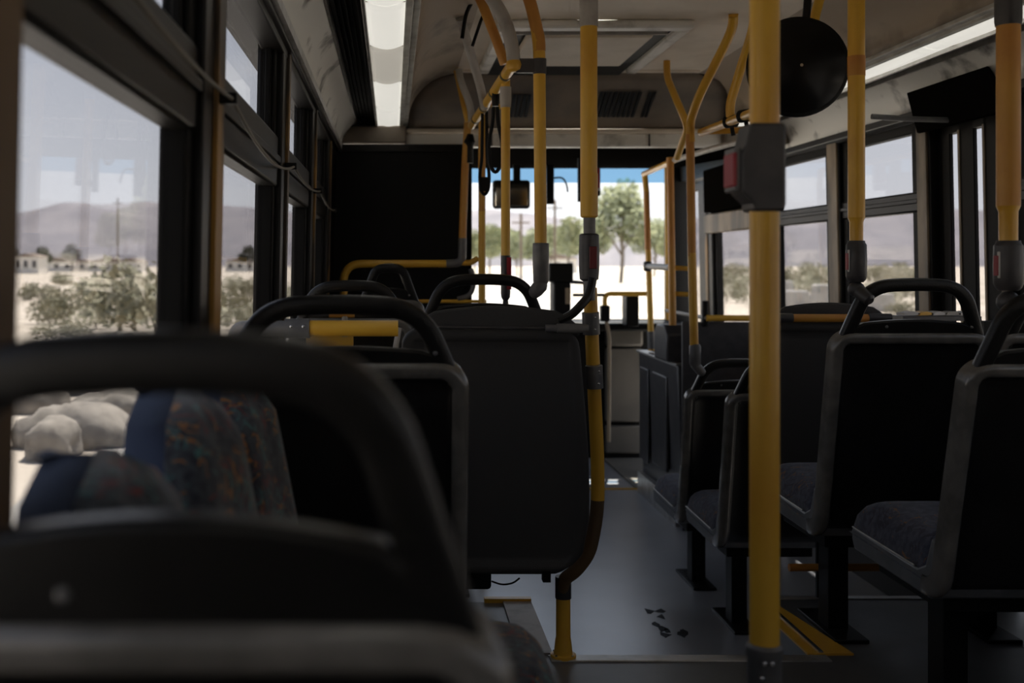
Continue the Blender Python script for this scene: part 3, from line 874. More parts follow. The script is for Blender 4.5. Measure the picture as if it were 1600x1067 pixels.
# ------------------------------------------------------------------ side-facing bench seats along the left wall
def bench_seat(y0, y1, label, topz):
    t = thing('bench_seat', label, 'seat', (-.05, (y0 + y1) / 2, DECK), group='side-facing patterned seats under the left windows')
    rows = []
    n = 18
    for j in range(17):
        v = j / 16
        z = -.66 + (topz + .66) * v
        # half width shrinks towards a rounded top
        k = 1.0 if v < .72 else math.sqrt(max(0.0, 1 - ((v - .72) / .28) ** 2)) * .82 + .18 * (1 - (v - .72) / .28)
        hw = (y1 - y0) / 2 * k
        r_ = []
        for i in range(n + 1):
            u = 2 * i / n - 1
            bul = max(0, 1 - abs(u) ** 3.2) ** .6
            rib = .006 * math.cos(u * math.pi * 2.0)
            x = -.165 - .095 * v + (.055 * bul + rib * bul) * (1 if v < .9 else max(.25, (1 - v) * 10 * .75 + .25))
            r_.append((x, (y0 + y1) / 2 + hw * u, z))
        rows.append(r_)
    MB().grid(rows).build('back_cushion', 'fabric', t, solid=.01, ang=80)
    # shell behind
    sh_rows = []
    for r_ in rows:
        f0, f1 = r_[0], r_[-1]
        sh_rows.append([(f0[0] + .004, f0[1] + .012, f0[2]), f0, (f0[0] - .03, f0[1] + .004, f0[2]), (f0[0] - .05, f0[1] + .02, f0[2]),
                        (f1[0] - .05, f1[1] - .02, f1[2]), (f1[0] - .03, f1[1] - .004, f1[2]), f1, (f1[0] + .004, f1[1] - .012, f1[2])])
    tp = sh_rows[-1]
    m_ = MB().grid(sh_rows)
    m_.add(tp, [tuple(range(len(tp)))])
    m_.build('back_shell', 'piping_blue', t, ang=60)
    # cushion, nose rounded
    rows = []
    for j in range(13):
        v = j / 12
        r_ = []
        for i in range(15):
            u = i / 14
            edge = max(0, 1 - abs(2 * v - 1) ** 4) ** .5
            # across: from back (x=-.17) to nose (x=.245), nose rolled over
            if u < .75:
                x = -.17 + (.205 + .17) * (u / .75); z = -.60 + .012 * math.sin(u / .75 * math.pi)
            else:
                a = (u - .75) / .25 * math.pi * .55
                x = .205 + .045 * math.sin(a); z = -.60 - .055 * (1 - math.cos(a)) * 1.3
            x = x if u < .4 else x - (1 - edge) * .10
            r_.append((x, y0 + .006 + (y1 - y0 - .012) * v, z - .05 * (1 - edge)))
        rows.append(r_)
    MB().grid(rows).build('cushion', 'fabric', t, solid=.012, ang=80)
    MB().box(-.20, .20, y0 + .02, y1 - .02, -.78, -.68).build('seat_pan', 'plastic_side', t, bevel=.02)
    MB().box(-.20, .10, y0 + .05, y1 - .05, -.86, -.78).build('seat_frame', 'black', t)
    MB().box(-.06, .0, (y0 + y1) / 2 - .03, (y0 + y1) / 2 + .03, DECK, -.86).build('leg', 'black', t)
    return t
bench_seat(.79, 1.12, 'nearest rounded blue patterned seat back under the first left window', -.165)
bench_seat(1.14, 1.505, 'middle patterned side seat back with bright blue edge, facing the aisle', -.150)
bench_seat(1.525, 1.89, 'farthest patterned side seat back, beside the second dark seat', -.170)

# ------------------------------------------------------------------ stanchions
def coupling(p, d, L, r, t, name='coupling', m='grey_dark', n=18):
    MB().lathe(p, d, [(0, r * .80), (L * .06, r * .86), (L * .10, r * .98), (L * .5, r * 1.02), (L * .86, r), (L * .95, r * .86), (L, r * .66)], n=n).build(name, m, t)

# nearest pole
Yp = 1.70
t = thing('grab_pole', 'thick yellow grab pole nearest the camera, with grey stop button box', 'grab pole', (P(1195, 0, Yp)[0], Yp, DECK))
xp = P(1194.5, 0, Yp)[0]
MB().tube([(xp, Yp, -.60), (xp, Yp, .90)], .0228, n=28).build('pole', 'yellow', t)
MB().lathe((xp, Yp, DECK), (0, 0, 1), [(0, .045), (.012, .045), (.014, .026), (.488, .026), (.492, .0285), (.505, .0285), (.51, .024)], n=24).build('lower_sleeve', 'grey_joint', t)
for a, b in ((1194, 1037), (1206, 1037), (1190, 1060)):
    q = P(a, b, Yp - .026)
    MB().lathe(q, (0, -1, 0), [(0, .004), (.003, .004), (.004, .002)], n=10).build('bolt', 'steel', t)
zt_, zb_ = P(0, 195, Yp)[2], P(0, 331, Yp)[2]
q = [(xp - .030, zt_), (xp + .0225, zt_), (xp + .0245, zt_ - .012), (xp + .0245, zb_ + .01), (xp + .02, zb_), (xp - .024, zb_), (xp - .026, zb_ + .012), (xp - .044, zb_ + .03), (xp - .046, zt_ - .05), (xp - .038, zt_ - .035)]
hb = MB().prism(q, 'y', Yp - .028, Yp + .035).build('button_box', 'grey_dark', t, bevel=.005, seg=3)
MB().box(xp - .054, xp - .044, Yp - .024, Yp + .03, P(0, 300, Yp)[2], P(0, 232, Yp)[2]).build('button_frame', 'grey_joint', hb, bevel=.003)
MB().box(xp - .0565, xp - .050, Yp - .0255, Yp + .026, P(0, 293, Yp)[2], P(0, 240, Yp)[2]).build('stop_button', 'red', hb, bevel=.003)

def seat_pole(label, px, Y, r1, y_sleeve, y_tube, y_c0, y_c1, joint, floorz, mats, sticker=True, side=-1, collar=None, topcap=None, arm_to=None):
    x = P(px, 0, Y)[0]
    Z = lambda py: P(0, py, Y)[2]
    t = thing('grab_pole', label, 'grab pole', (x, Y, Z(joint)))
    top = .90
    MB().tube([(x, Y, Z(y_sleeve)), (x, Y, top)], r1, n=22).build('pole', mats[0], t)
    MB().lathe((x, Y, Z(y_tube)), (0, 0, 1), [(0, r1 * .78), (Z(y_sleeve) - Z(y_tube) - .012, r1 * .80), (Z(y_sleeve) - Z(y_tube), r1 * 1.0)], n=20).build('lower_pole', mats[1], t)
    coupling((x, Y, Z(y_c0)), (0, 0, -1), Z(y_c0) - Z(y_c1), r1 * 1.22, t, m='grey_dark')
    if sticker:
        MB().box(x + side * r1 * .9 - .004, x + side * r1 * .9 + .004 * 0 + side * .0065, Y - .016, Y + .008, Z(y_c0 + (y_c1 - y_c0) * .75), Z(y_c0 + (y_c1 - y_c0) * .22)).build('label_plate', 'white_label', t, bevel=.002)
        MB().box(x + side * (r1 * .9 + .0055), x + side * (r1 * .9 + .0085), Y - .012, Y + .004, Z(y_c0 + (y_c1 - y_c0) * .70), Z(y_c0 + (y_c1 - y_c0) * .30)).build('label_print', 'red', t)
    jb = (x, Y, Z(joint))
    jm = MB()
    for a in range(1):
        prof = [( -r1 * 1.0 * math.cos(i / 10 * math.pi), max(.0008, r1 * 1.0 * math.sin(i / 10 * math.pi))) for i in range(11)]
        jm.lathe(jb, (0, 0, 1), prof, n=18)
    jm.build('ball_joint', 'grey_dark', t)
    if arm_to:
        d = Vector(arm_to) - Vector(jb)
        MB().lathe(jb, d, [(0, r1 * .85), (d.length * .5, r1 * .86), (d.length * .9, r1 * .75), (d.length, r1 * .45)], n=16).build('joint_arm', 'grey_dark', t)
    if collar:
        MB().lathe((x, Y, Z(collar[1])), (0, 0, 1), [(0, r1 * 1.05), (Z(collar[0]) - Z(collar[1]), r1 * 1.05)], n=20).build('collar', 'orange', t)
    if topcap:
        MB().lathe((x, Y, Z(topcap)), (0, 0, 1), [(0, r1 * 1.08), (.01, r1 * 1.14), (.90 - Z(topcap), r1 * 1.14)], n=20).build('top_sleeve', 'grey_dark', t)
    return t

seat_pole('orange and yellow grab pole at the right edge, above the nearest right seat', 1575.5, 2.36, .0240, 322, 382, 376, 454, 472, DECK, ('orange', 'yellow'), topcap=40, arm_to=P(1600, 482, 2.34))
seat_pole('thin yellow grab pole joined to the grip of the second right seat', 1338, 2.97, .0222, 340, 380, 376, 441, 452, DECK, ('yellow', 'yellow'), collar=(88, 119), arm_to=P(1361, 471, 2.93))

# centre pole with black coupling, bent round the flat seat
t = thing('grab_pole', 'yellow centre grab pole with black coupling, bending round the flat seat to the deck', 'grab pole', P(880, 1024, 3.06))
Yc = 2.99
MB().tube([P(920, 332, Yc), P(920, -60, Yc)], .0232, n=24).build('pole', 'yellow', t)
MB().lathe(P(920, 42, Yc), (0, 0, 1), [(0, .0252), (.5, .0252)], n=24).build('top_sleeve', 'grey_paint', t)
MB().lathe(P(920.5, 338, Yc), (0, 0, 1), [(-.004, .0185), (0, .0238), (.115, .0240), (.118, .0236)], n=24).build('lower_sleeve', 'yellow', t)
MB().lathe(P(921, 372, Yc), (0, 0, 1), [(0, .0165), (.068, .0165)], n=20).build('neck', 'grey_joint', t)
MB().lathe(P(920.5, 365, Yc), (0, 0, -1), [(0, .022), (.004, .0265), (.05, .0280), (.10, .0275), (.125, .0255), (.130, .018)], n=22).build('coupling', 'grey_dark', t)
MB().box(P(921, 0, 2.96)[0], P(933, 0, 2.96)[0], 2.957, 2.968, P(0, 420, 2.96)[2], P(0, 385, 2.96)[2]).build('label_plate', 'red_dark', t, bevel=.002)
MB().lathe(P(921, 438, Yc), (0, 0, -1), [(0, .0175), (.03, .0165), (.055, .0155)], n=18).build('neck', 'grey_joint', t)
low = fillet([P(922, 450, 3.0), P(924.5, 520, 3.01), P(929, 620, 3.02), P(934, 720, 3.03), P(934, 800, 3.03), P(921, 865, 3.03), P(899, 893, 3.03), P(880, 905, 3.04), P(880, 935, 3.05)], .09, 5)
cut = [i for i, q in enumerate(low) if q.z < P(0, 770, 3.03)[2]][0]
MB().tube(low[:cut + 1], .0188, n=18).build('bent_pole', 'yellow', t)
MB().tube(low[cut - 1:], .0186, n=18).build('worn_bend', 'post_brown', t)
for (a, b, c) in ((922.5, 488, 522), (928, 571, 606)):
    p0, p1 = Vector(P(a, b, 2.995)), Vector(P(a + 1.5, c, 3.0))
    cl3 = MB().lathe(p1, p0 - p1, [(0, .0235), ((p0 - p1).length, .0235)], n=20).build('clamp', 'grey_joint', t)
    for dz_ in (.014, (p0 - p1).length - .014):
        MB().lathe((p1.x + .006, p1.y - .0225, p1.z + dz_), (0, -1, 0), [(0, .0035), (.003, .0035), (.004, .0015)], n=8).build('bolt', 'steel', cl3)
MB().lathe(P(880, 934, 3.05), (0, 0, 1), [(0, .0225), (.06, .0225)], n=20).build('lower_clamp', 'grey_dark', t)
MB().lathe(P(880, 1026, 3.05), (0, 0, 1), [(0, .036), (.008, .036), (.010, .0265), (.05, .022), (.055, .0205), (.17, .0200)], n=24).build('base', 'yellow', t)
for k in range(4):
    a = math.pi / 4 + k * math.pi / 2
    b_ = P(880, 1026, 3.05)
    MB().lathe((b_[0] + .031 * math.cos(a), b_[1] + .031 * math.sin(a), b_[2] + .006), (0, 0, 1), [(0, .004), (.005, .004), (.006, .002)], n=8).build('bolt', 'steel', t)

# pole above the left aisle seat
Yq = 3.42
t = thing('grab_pole', 'yellow grab pole bending at the ceiling, grey elbow on the left aisle seat', 'grab pole', P(845, 462, Yq))
MB().tube(fillet([P(845, 395, Yq), P(842.5, 62, Yq), P(828, 0, Yq), P(812, -36, Yq)], .10, 8), .0192, n=20).build('pole', 'yellow', t)
MB().tube(fillet([P(843, 80, Yq - .001), P(842.5, 62, Yq - .001), P(828, 0, Yq - .001), P(812, -36, Yq - .001)], .10, 8), .0194, n=20).build('worn_bend', 'orange', t)
MB().lathe(P(843, 116, Yq), (0, 0, 1), [(0, .0215), (.048, .0215)], n=18).build('bracket', 'grey_dark', t)
MB().box(P(806, 0, Yq)[0], P(838, 0, Yq)[0], Yq - .012, Yq + .012, P(0, 114, Yq)[2], P(0, 92, Yq)[2]).build('bracket_arm', 'grey_dark', t, bevel=.004)
MB().lathe(P(845, 446, Yq), (0, 0, 1), [(0, .018), (.012, .024), (.10, .0262), (.132, .0255), (.134, .019)], n=20).build('coupling', 'grey_joint', t)
jb = Vector(P(846, 444, Yq)); d = Vector(P(828, 466, Yq - .02)) - jb
MB().lathe(jb - d * .25, d, [(0, .008), (.008, .018), (.02, .0235), (.045, .022), (.062, .017), (.068, .008)], n=18).build('elbow', 'grey_joint', t)

# pole with red and grey coupling behind it
Yr = 3.72
t = thing('grab_pole', 'slim yellow grab pole with a red and grey coupling, under the overhead rail', 'grab pole', P(790, 700, Yr))
MB().tube([P(790, 410, Yr), P(790, 120, Yr)], .0155, n=16).build('pole', 'yellow', t)
MB().lathe(P(790, 168, Yr), (0, 0, 1), [(0, .018), (.03, .02), (.07, .019)], n=16).build('upper_sleeve', 'grey_paint', t)
MB().lathe(P(790, 470, Yr), (0, 0, 1), [(0, .008), (.012, .015), (.025, .0165), (.155, .0165)], n=16).build('coupling', 'grey_dark', t)
MB().box(P(791, 0, Yr)[0], P(798, 0, Yr)[0], Yr - .021, Yr - .008, P(0, 452, Yr)[2], P(0, 402, Yr)[2]).build('label_plate', 'red', t)
MB().tube([P(790, 470, Yr), P(790, 800, Yr)], .010, n=10).build('lower_pole', 'grey_dark', t)

# overhead rail on the left
t = thing('overhead_rail', 'overhead yellow rail left of the aisle with pale arms to the ceiling', 'rail', P(805, 96, 3.42))
a_, b_ = Vector(P(803, 98, 3.42)), Vector(P(737, 196, 4.98))
MB().tube([a_, b_], .0185, n=16).build('rail', 'yellow', t)
MB().lathe(P(803, 112, 3.42), (0, 0, 1), [(0, .012), (.006, .022), (.02, .026), (.034, .022), (.04, .014)], n=16).build('end_ball', 'yellow', t)
for u in (.14, .38, .62, .86):
    p = a_.lerp(b_, u)
    MB().lathe(p, b_ - a_, [(-.012, .0205), (.012, .0205)], n=16).build('clamp_ring', 'grey_dark', t)
for pts, r, m_ in (
    ([P(803, 100, 3.42), P(800, 70, 3.42), P(789, 30, 3.42), P(764, -10, 3.42), P(745, -24, 3.42)], .0215, 'grey_paint'),
    ([P(789, 100, 3.60), P(775, 60, 3.60), P(752, 2, 3.60), P(744, -14, 3.60)], .0165, 'orange'),
    ([P(757, 168, 4.30), P(752, 140, 4.22), P(736, 85, 4.05), P(719, 28, 3.90)], .0165, 'grey_paint'),
    ([P(738, 198, 4.98), P(735, 165, 4.98), P(719, 125, 4.95), P(717, 108, 4.95)], .0165, 'grey_paint'),
    ([P(731, 190, 5.02), P(722, 150, 5.02), P(715, 118, 5.02), P(713, 110, 5.02)], .014, 'yellow'),
    ([P(722, 60, 3.75), P(728, 20, 3.75), P(742, -5, 3.75)], .007, 'frame_dark'),
    ([P(738, 72, 3.9), P(752, 30, 3.9), P(757, 21, 3.9)], .006, 'frame_dark'),
):
    MB().tube(fillet(pts, .08, 5), r, n=14).build('ceiling_arm', m_, t)
MB().tube([P(770, 166, 4.3), P(782, 167, 4.0)], .010, n=10).build('cross_link', 'yellow', t)

# strap hangers
def strap(label, px, py, Y, s, top=0):
    t = thing('strap_hanger', label, 'strap', P(px, py + 80 * s, Y), group='black straps hanging from the left rail')
    MB().tube(fillet([P(px - 3, py - 25 * s - top, Y), P(px - 4, py, Y), P(px - 11 * s, py + 32 * s, Y), P(px - 9 * s, py + 66 * s, Y), P(px, py + 80 * s, Y), P(px + 9 * s, py + 66 * s, Y), P(px + 11 * s, py + 32 * s, Y), P(px + 4, py, Y), P(px + 3, py - 25 * s - top, Y)], .03, 4), .007, n=8).build('loop', 'black', t)
    MB().box(P(px - 8, 0, Y)[0], P(px + 8, 0, Y)[0], Y - .006, Y + .006, P(0, py + 70 * s, Y)[2], P(0, py + 38 * s, Y)[2]).build('hand_grip', 'black', t, bevel=.004)
    MB().lathe(P(px, py - 26 * s - top, Y), (0, 0, 1), [(0, .012), (.03, .014), (.05, .012)], n=10).build('clip', 'frame_dark', t)
strap('black strap loop hanging right of the slim yellow partition pole', 774, 192, 3.95, 1.0)
strap('small black strap loop hanging before the windscreen edge', 757, 250, 4.45, .7, top=62)

# ------------------------------------------------------------------ driver partition
Yd = 5.42
t = thing('driver_partition', 'large black partition behind the driver, left of the windscreen', 'partition', (.03, Yd, LOW))
MB().box(-.31, P(735, 0, Yd)[0], Yd, Yd + .03, LOW + .06, .575).build('panel', 'panel_black', t, bevel=.004)
MB().box(-.31, P(735, 0, Yd)[0], Yd - .012, Yd + .04, .565, .60).build('top_channel', 'frame_dark', t)
MB().box(P(729, 0, Yd)[0], P(737, 0, Yd)[0], Yd - .012, Yd + .04, LOW, .585).build('edge_channel', 'rubber', t)
t = thing('partition_rail', 'yellow bent guard rail in front of the black driver partition', 'rail', P(537, 450, 5.25))
Ye = 5.25
MB().tube(fillet([P(537, 560, Ye), P(537, 412, Ye), P(702, 412, Ye)], .09, 8), .0185, n=16).build('rail', 'yellow', t)
MB().tube(fillet([P(697, 412, Ye), P(722, 411, Ye), P(722.5, 372, Ye)], .07, 8), .020, n=16).build('bend', 'grey_joint', t)
MB().tube(fillet([P(722.5, 375, Ye), P(727, 250, Ye), P(731, 190, Ye)], .1, 5), .0180, n=16).build('upright', 'orange', t)
MB().tube(fillet([P(719, 410, Ye), P(735, 411, Ye), P(746, 404, Ye - .02)], .02, 4), .014, n=12).build('link', 'yellow', t)
MB().tube(fillet([P(735, 420, Ye), P(742, 440, Ye), P(735, 462, Ye), P(715, 467, Ye)], .05, 5), .012, n=10).build('lower_bend', 'grey_joint', t)
MB().tube([P(535, 470, Ye + .001), P(760, 471, Ye + .001)], .009, n=10).build('lower_rail', 'yellow', t)
MB().lathe(P(733, 255, Ye), (0, 0, 1), [(0, .02), (.08, .02), (.10, .03), (.14, .02)], n=12).build('hook_clamp', 'frame_dark', t)
Yg = 5.05
t = thing('grab_pole', 'slim yellow pole beside the right edge of the driver partition', 'grab pole', P(753, 885, Yg))
MB().tube([P(753, 885, Yg), P(753, 168, Yg)], .0165, n=14).build('pole', 'yellow', t)
MB().tube([P(753, 330, Yg - .001), P(753, 215, Yg - .001)], .0168, n=14).build('worn_band', 'orange', t)

# barrier rail and yellow guard on the left
Yb = 2.72
t = thing('barrier_rail', 'thick yellow rail with grey coupling through the second seat grip', 'rail', P(395, 513, Yb))
MB().tube(fillet([P(366, 545, Yb), P(368, 513, Yb), P(400, 513, Yb)], .03, 6), .019, n=16).build('wall_bend', 'grey_paint', t)
MB().tube([P(392, 513, Yb), P(450, 513, Yb)], .0195, n=18).build('pole', 'grey_joint', t)
MB().tube([P(445, 513, Yb), P(484, 513, Yb)], .0245, n=20).build('coupling', 'grey_joint', t)
MB().tube([P(480, 513, Yb), P(622, 513, Yb)], .0200, n=20).build('pole', 'yellow', t)
for a in (455, 474):
    MB().lathe(P(a, 510, Yb - .0235), (0, -1, 0), [(0, .004), (.003, .004), (.004, .002)], n=8).build('bolt', 'steel', t)
MB().box(P(366, 0, Yb)[0] - .02, P(366, 0, Yb)[0] + .012, Yb - .02, Yb + .02, DECK, P(0, 530, Yb)[2]).build('post', 'grey_dark', t)
t = thing('yellow_guard', 'yellow guard plate with a small rail behind the thick barrier rail', 'guard', P(515, 600, 3.05))
Yh = 3.05
MB().box(P(478, 0, Yh)[0], P(552, 0, Yh)[0], Yh, Yh + .02, DECK, P(0, 524, Yh)[2]).build('plate', 'yellow', t, bevel=.004)
MB().tube([P(513, 492, Yh), P(554, 492, Yh)], .0075, n=12).build('rail', 'orange', t)
MB().tube([P(484, 492, Yh), P(514, 492, Yh)], .0080, n=12).build('rail_sleeve', 'grey_dark', t)
MB().tube([P(539, 526, Yh), P(539, 494, Yh)], .009, n=10).build('post', 'grey_paint', t)

# ------------------------------------------------------------------ right overhead rails and front poles
Y1p = 4.42
t = thing('grab_pole', 'brown worn grab pole with forked yellow top, on the farthest low seat', 'grab pole', P(1084, 578, Y1p))
MB().tube([P(1078, 210, Y1p), P(1081, 400, Y1p)], .0170, n=16).build('upper_pole', 'orange', t)
MB().tube([P(1081, 395, Y1p), P(1085, 555, Y1p)], .0172, n=16).build('pole', 'yellow', t)
MB().tube(fillet([P(1079, 222, Y1p), P(1078, 190, Y1p), P(1092, 150, 4.28), P(1134, 68, 4.02), P(1145, 42, 3.95), P(1146, 22, 3.90)], .10, 6), .0175, n=16).build('ceiling_arm', 'yellow', t)
MB().tube(fillet([P(1058, 246, 4.85), P(1075, 198, 4.6), P(1062, 168, 4.6), P(1042, 120, 4.75), P(1042, 95, 4.80)], .08, 6), .0150, n=14).build('ceiling_arm', 'yellow', t)
MB().lathe(P(1086, 572, Y1p), (0, 0, 1), [(0, .018), (.01, .023), (.08, .0235), (.09, .018)], n=16).build('coupling', 'grey_joint', t)
jb = Vector(P(1086, 570, Y1p)); d = Vector(P(1102, 588, Y1p)) - jb
MB().lathe(jb - d * .2, d, [(0, .008), (.008, .018), (.04, .019), (.06, .016), (.066, .008)], n=14).build('elbow', 'grey_joint', t)

t = thing('overhead_rail', 'yellow overhead rail to the right of the forked pole', 'rail', P(1100, 205, 4.35))
MB().tube([P(1096, 207, 4.40), P(1190, 171, 3.62)], .0165, n=14).build('rail', 'yellow', t)
MB().tube([P(1098, 205, 4.38), P(1200, 203, 4.30)], .0130, n=12).build('cross_rail', 'yellow', t)
MB().tube(fillet([P(1142, 190, 4.0), P(1140, 165, 4.0), P(1158, 105, 3.95), P(1172, 62, 3.85), P(1180, 30, 3.80)], .08, 5), .0165, n=14).build('ceiling_arm', 'yellow', t)
MB().tube(fillet([P(1270, 60, 3.45), P(1272, 30, 3.45), P(1283, -10, 3.45), P(1288, -25, 3.45)], .05, 5), .015, n=14).build('ceiling_arm', 'yellow', t)
for a, b, c in ((1142, 190, 4.0), (1164, 181, 3.82)):
    MB().lathe(P(a, b, c), (.55, -1, 0), [(-.02, .023), (.02, .023)], n=14).build('clamp_ring', 'black', t)
    MB().tube([P(a, b, c), P(a + 4, b + 22, c)], .008, n=8).build('strap_end', 'black', t)

t = thing('front_rail_frame', 'yellow rail frame on slim posts above the front cabinet', 'rail frame', P(1014, 548, 6.55))
MB().tube([P(1006, 272, 6.6), P(1056, 249, 5.6)], .0165, n=14).build('top_rail', 'yellow', t)
MB().tube([P(1054, 250, 5.6), P(1100, 236, 5.0), P(1166, 218, 4.3)], .0140, n=12).build('top_rail', 'grey_paint', t)
MB().tube(fillet([P(1007, 270, 6.6), P(1010, 300, 6.6), P(1013, 400, 6.58), P(1018, 548, 6.55)], .02, 3), .0175, n=14).build('post', 'yellow', t)
MB().tube([P(1010, 300, 6.57), P(1012, 390, 6.57)], .0178, n=14).build('worn_band', 'orange', t)
MB().tube([P(1017, 518, 6.53), P(1018, 545, 6.53)], .022, n=14).build('sleeve', 'grey_joint', t)
MB().tube([P(1047, 246, 5.62), P(1051, 508, 5.62)], .0185, n=14).build('post', 'orange', t)
MB().tube([P(1041, 262, 6.9), P(1043, 500, 6.9)], .0120, n=10).build('post', 'yellow', t)
MB().tube([P(1012, 416, 6.55), P(1048, 418, 5.65)], .017, n=12).build('middle_rail', 'grey_dark', t)
MB().tube([P(1048, 418, 5.65), P(1078, 420, 5.6)], .0125, n=12).build('middle_rail', 'yellow', t)
MB().tube([P(1048, 459, 5.65), P(1078, 460, 5.6)], .0125, n=12).build('lower_rail', 'yellow', t)
MB().lathe(P(1012, 424, 6.55), (0, 0, 1), [(0, .02), (.012, .026), (.05, .026), (.06, .02)], n=12).build('clamp', 'grey_dark', t)

t = thing('modesty_panel', 'glossy dark grey panel under a horizontal yellow rail, behind the front door', 'panel', P(1140, 760, 5.72))
Ym = 5.72
MB().box(P(1066, 0, Ym)[0], 2.04, Ym, Ym + .02, LOW, P(0, 503, Ym)[2]).build('panel', 'grey_dark', t, bevel=.004)
MB().tube([P(1104, 497, Ym - .02), (2.04, Ym - .02, P(0, 497, Ym)[2])], .0165, n=14).build('rail', 'yellow', t)
MB().tube([P(1040, 485, 6.4), P(1104, 497, Ym - .02)], .0100, n=10).build('side_rail', 'grey_paint', t)
MB().tube([P(1102, 470, Ym), P(1102, 510, Ym)], .017, n=12).build('clamp', 'black', t)
MB().prism([(P(1140, 0, 5.6)[0], P(0, 600, 5.6)[2]), (P(1185, 0, 5.6)[0], P(0, 600, 5.6)[2]), (P(1185, 0, 5.6)[0], P(0, 660, 5.6)[2])], 'y', 5.62, 5.70).build('brace', 'yellow', t)

t = thing('front_cabinet', 'dark grey wheel housing cabinet with steel edges, right of the aisle front', 'cabinet', (1.78, 6.2, LOW))
cx0 = 1.52
MB().prism([(cx0 + .03, LOW), (2.04, LOW), (2.04, -.535), (cx0, -.535)], 'y', 5.80, 6.72).build('body', 'grey_dark', t, bevel=.01)
MB().box(cx0 - .012, cx0 + .06, 5.79, 6.73, -.538, -.524).build('top_edge', 'aluminium', t, bevel=.003)
MB().box(cx0 - .006, cx0 + .012, 6.02, 6.36, -1.15, -.62).build('door', 'grey_dark', t, bevel=.008)
MB().box(cx0 - .008, cx0 + .006, 6.45, 6.66, -1.18, -.62).build('door', 'grey_dark', t, bevel=.008)
MB().box(cx0 - .006, cx0 + .03, 5.82, 6.72, LOW, LOW + .13).build('kick_plate', 'aluminium', t)
tag(MB().prism([(5.84, -.522), (6.12, -.522), (6.12, -.36), (6.07, -.325), (5.90, -.325), (5.84, -.37)], 'x', P(1030, 0, 6.0)[0], P(1072, 0, 6.0)[0]).build('equipment_box', 'grey_dark', bevel=.012), 'dark box with slanted top standing on the front cabinet', 'box')

# dash objects
t = thing('fare_box', 'black fare box on a stand in front of the windscreen', 'fare box', P(878, 700, 7.2))
Yf = 7.2
MB().box(P(858, 0, Yf)[0], P(896, 0, Yf)[0], Yf, Yf + .1, P(0, 440, Yf)[2], P(0, 411, Yf)[2]).build('screen_box', 'black', t, bevel=.012)
MB().box(P(866, 0, Yf)[0], P(893, 0, Yf)[0], Yf + .02, Yf + .2, LOW, P(0, 440, Yf)[2]).build('stand', 'panel_black', t, bevel=.012)
MB().box(P(884, 0, Yf)[0], P(890, 0, Yf)[0], Yf, Yf + .02, P(0, 475, Yf)[2], P(0, 450, Yf)[2]).build('coin_slot', 'post_tan', t)
MB().tube([P(850, 437, Yf + .15), P(915, 442, Yf + .15)], .013, n=10).build('cross_bar', 'grey_dark', t)
t = thing('entry_rail', 'small yellow hoop rail with black grip at the front entry', 'rail', P(948, 500, 7.3))
Yi = 7.3
MB().tube(fillet([P(945, 480, Yi), P(945, 459, Yi), P(1012, 459, Yi)], .07, 6), .016, n=12).build('rail', 'yellow', t)
MB().tube([P(895, 461, Yi), P(946, 461, Yi)], .011, n=10).build('rail', 'frame_dark', t)
MB().box(P(938, 0, Yi)[0], P(952, 0, Yi)[0], Yi - .03, Yi + .03, P(0, 502, Yi)[2], P(0, 477, Yi)[2]).build('grip', 'black', t, bevel=.008)
MB().tube(fillet([P(947, 500, Yi), P(951, 520, Yi), P(952, 530, Yi), P(951, 690, Yi)], .03, 3), .012, n=10).build('post', 'post_tan', t)
MB().box(P(984, 0, Yi)[0], P(1004, 0, Yi)[0], Yi + .1, Yi + .25, -.42, P(0, 462, Yi)[2]).build('bollard', 'black', t, bevel=.01)
t = thing('rear_view_mirror', 'rounded rear view mirror hanging before the windscreen', 'mirror', P(800, 325, 7.1))
Yj = 7.1
MB().box(P(770, 0, Yj)[0], P(829, 0, Yj)[0], Yj, Yj + .05, P(0, 326, Yj)[2], P(0, 281, Yj)[2]).build('housing', 'black', t, bevel=.022, seg=4)
MB().box(P(774, 0, Yj)[0], P(825, 0, Yj)[0], Yj - .004, Yj + .01, P(0, 322, Yj)[2], P(0, 285, Yj)[2]).build('mirror_face', 'mirror_glass', t, bevel=.004)
MB().box(P(803, 0, Yj)[0], P(814, 0, Yj)[0], Yj + .03, Yj + .05, P(0, 283, Yj)[2], .66).build('stalk', 'black', t)
t = thing('sun_visor', 'dark visor clip with curved arm at the windscreen top', 'visor', P(861, 320, 7.3))
MB().box(P(854, 0, 7.3)[0], P(866, 0, 7.3)[0], 7.3, 7.34, P(0, 319, 7.3)[2], .68).build('clip', 'black', t, bevel=.006)
MB().tube(fillet([P(864, 278, 7.3), P(880, 277, 7.3), P(886, 290, 7.3), P(887, 300, 7.3)], .04, 5), .006, n=8).build('arm', 'black', t)
t = thing('warning_light', 'red and white lamp on a dark bracket beside the centre pole', 'lamp', P(930, 305, 6.5))
MB().box(P(904, 0, 6.5)[0], P(912, 0, 6.5)[0], 6.5, 6.54, P(0, 315, 6.5)[2], .645).build('bracket', 'black', t)
MB().box(P(912, 0, 6.5)[0], P(938, 0, 6.5)[0], 6.49, 6.55, P(0, 306, 6.5)[2], P(0, 297, 6.5)[2]).build('base', 'black', t, bevel=.006)
MB().box(P(922, 0, 6.5)[0], P(938, 0, 6.5)[0], 6.49, 6.55, P(0, 295, 6.5)[2], P(0, 262, 6.5)[2]).build('lens', 'red', t, bevel=.01)
MB().box(P(922, 0, 6.5)[0], P(938, 0, 6.5)[0], 6.49, 6.55, P(0, 298, 6.5)[2], P(0, 294, 6.5)[2]).build('white_band', 'white_label', t)
MB().box(P(912, 0, 6.5)[0], P(930, 0, 6.5)[0], 6.51, 6.53, P(0, 268, 6.5)[2], .645).build('hanger', 'black', t)

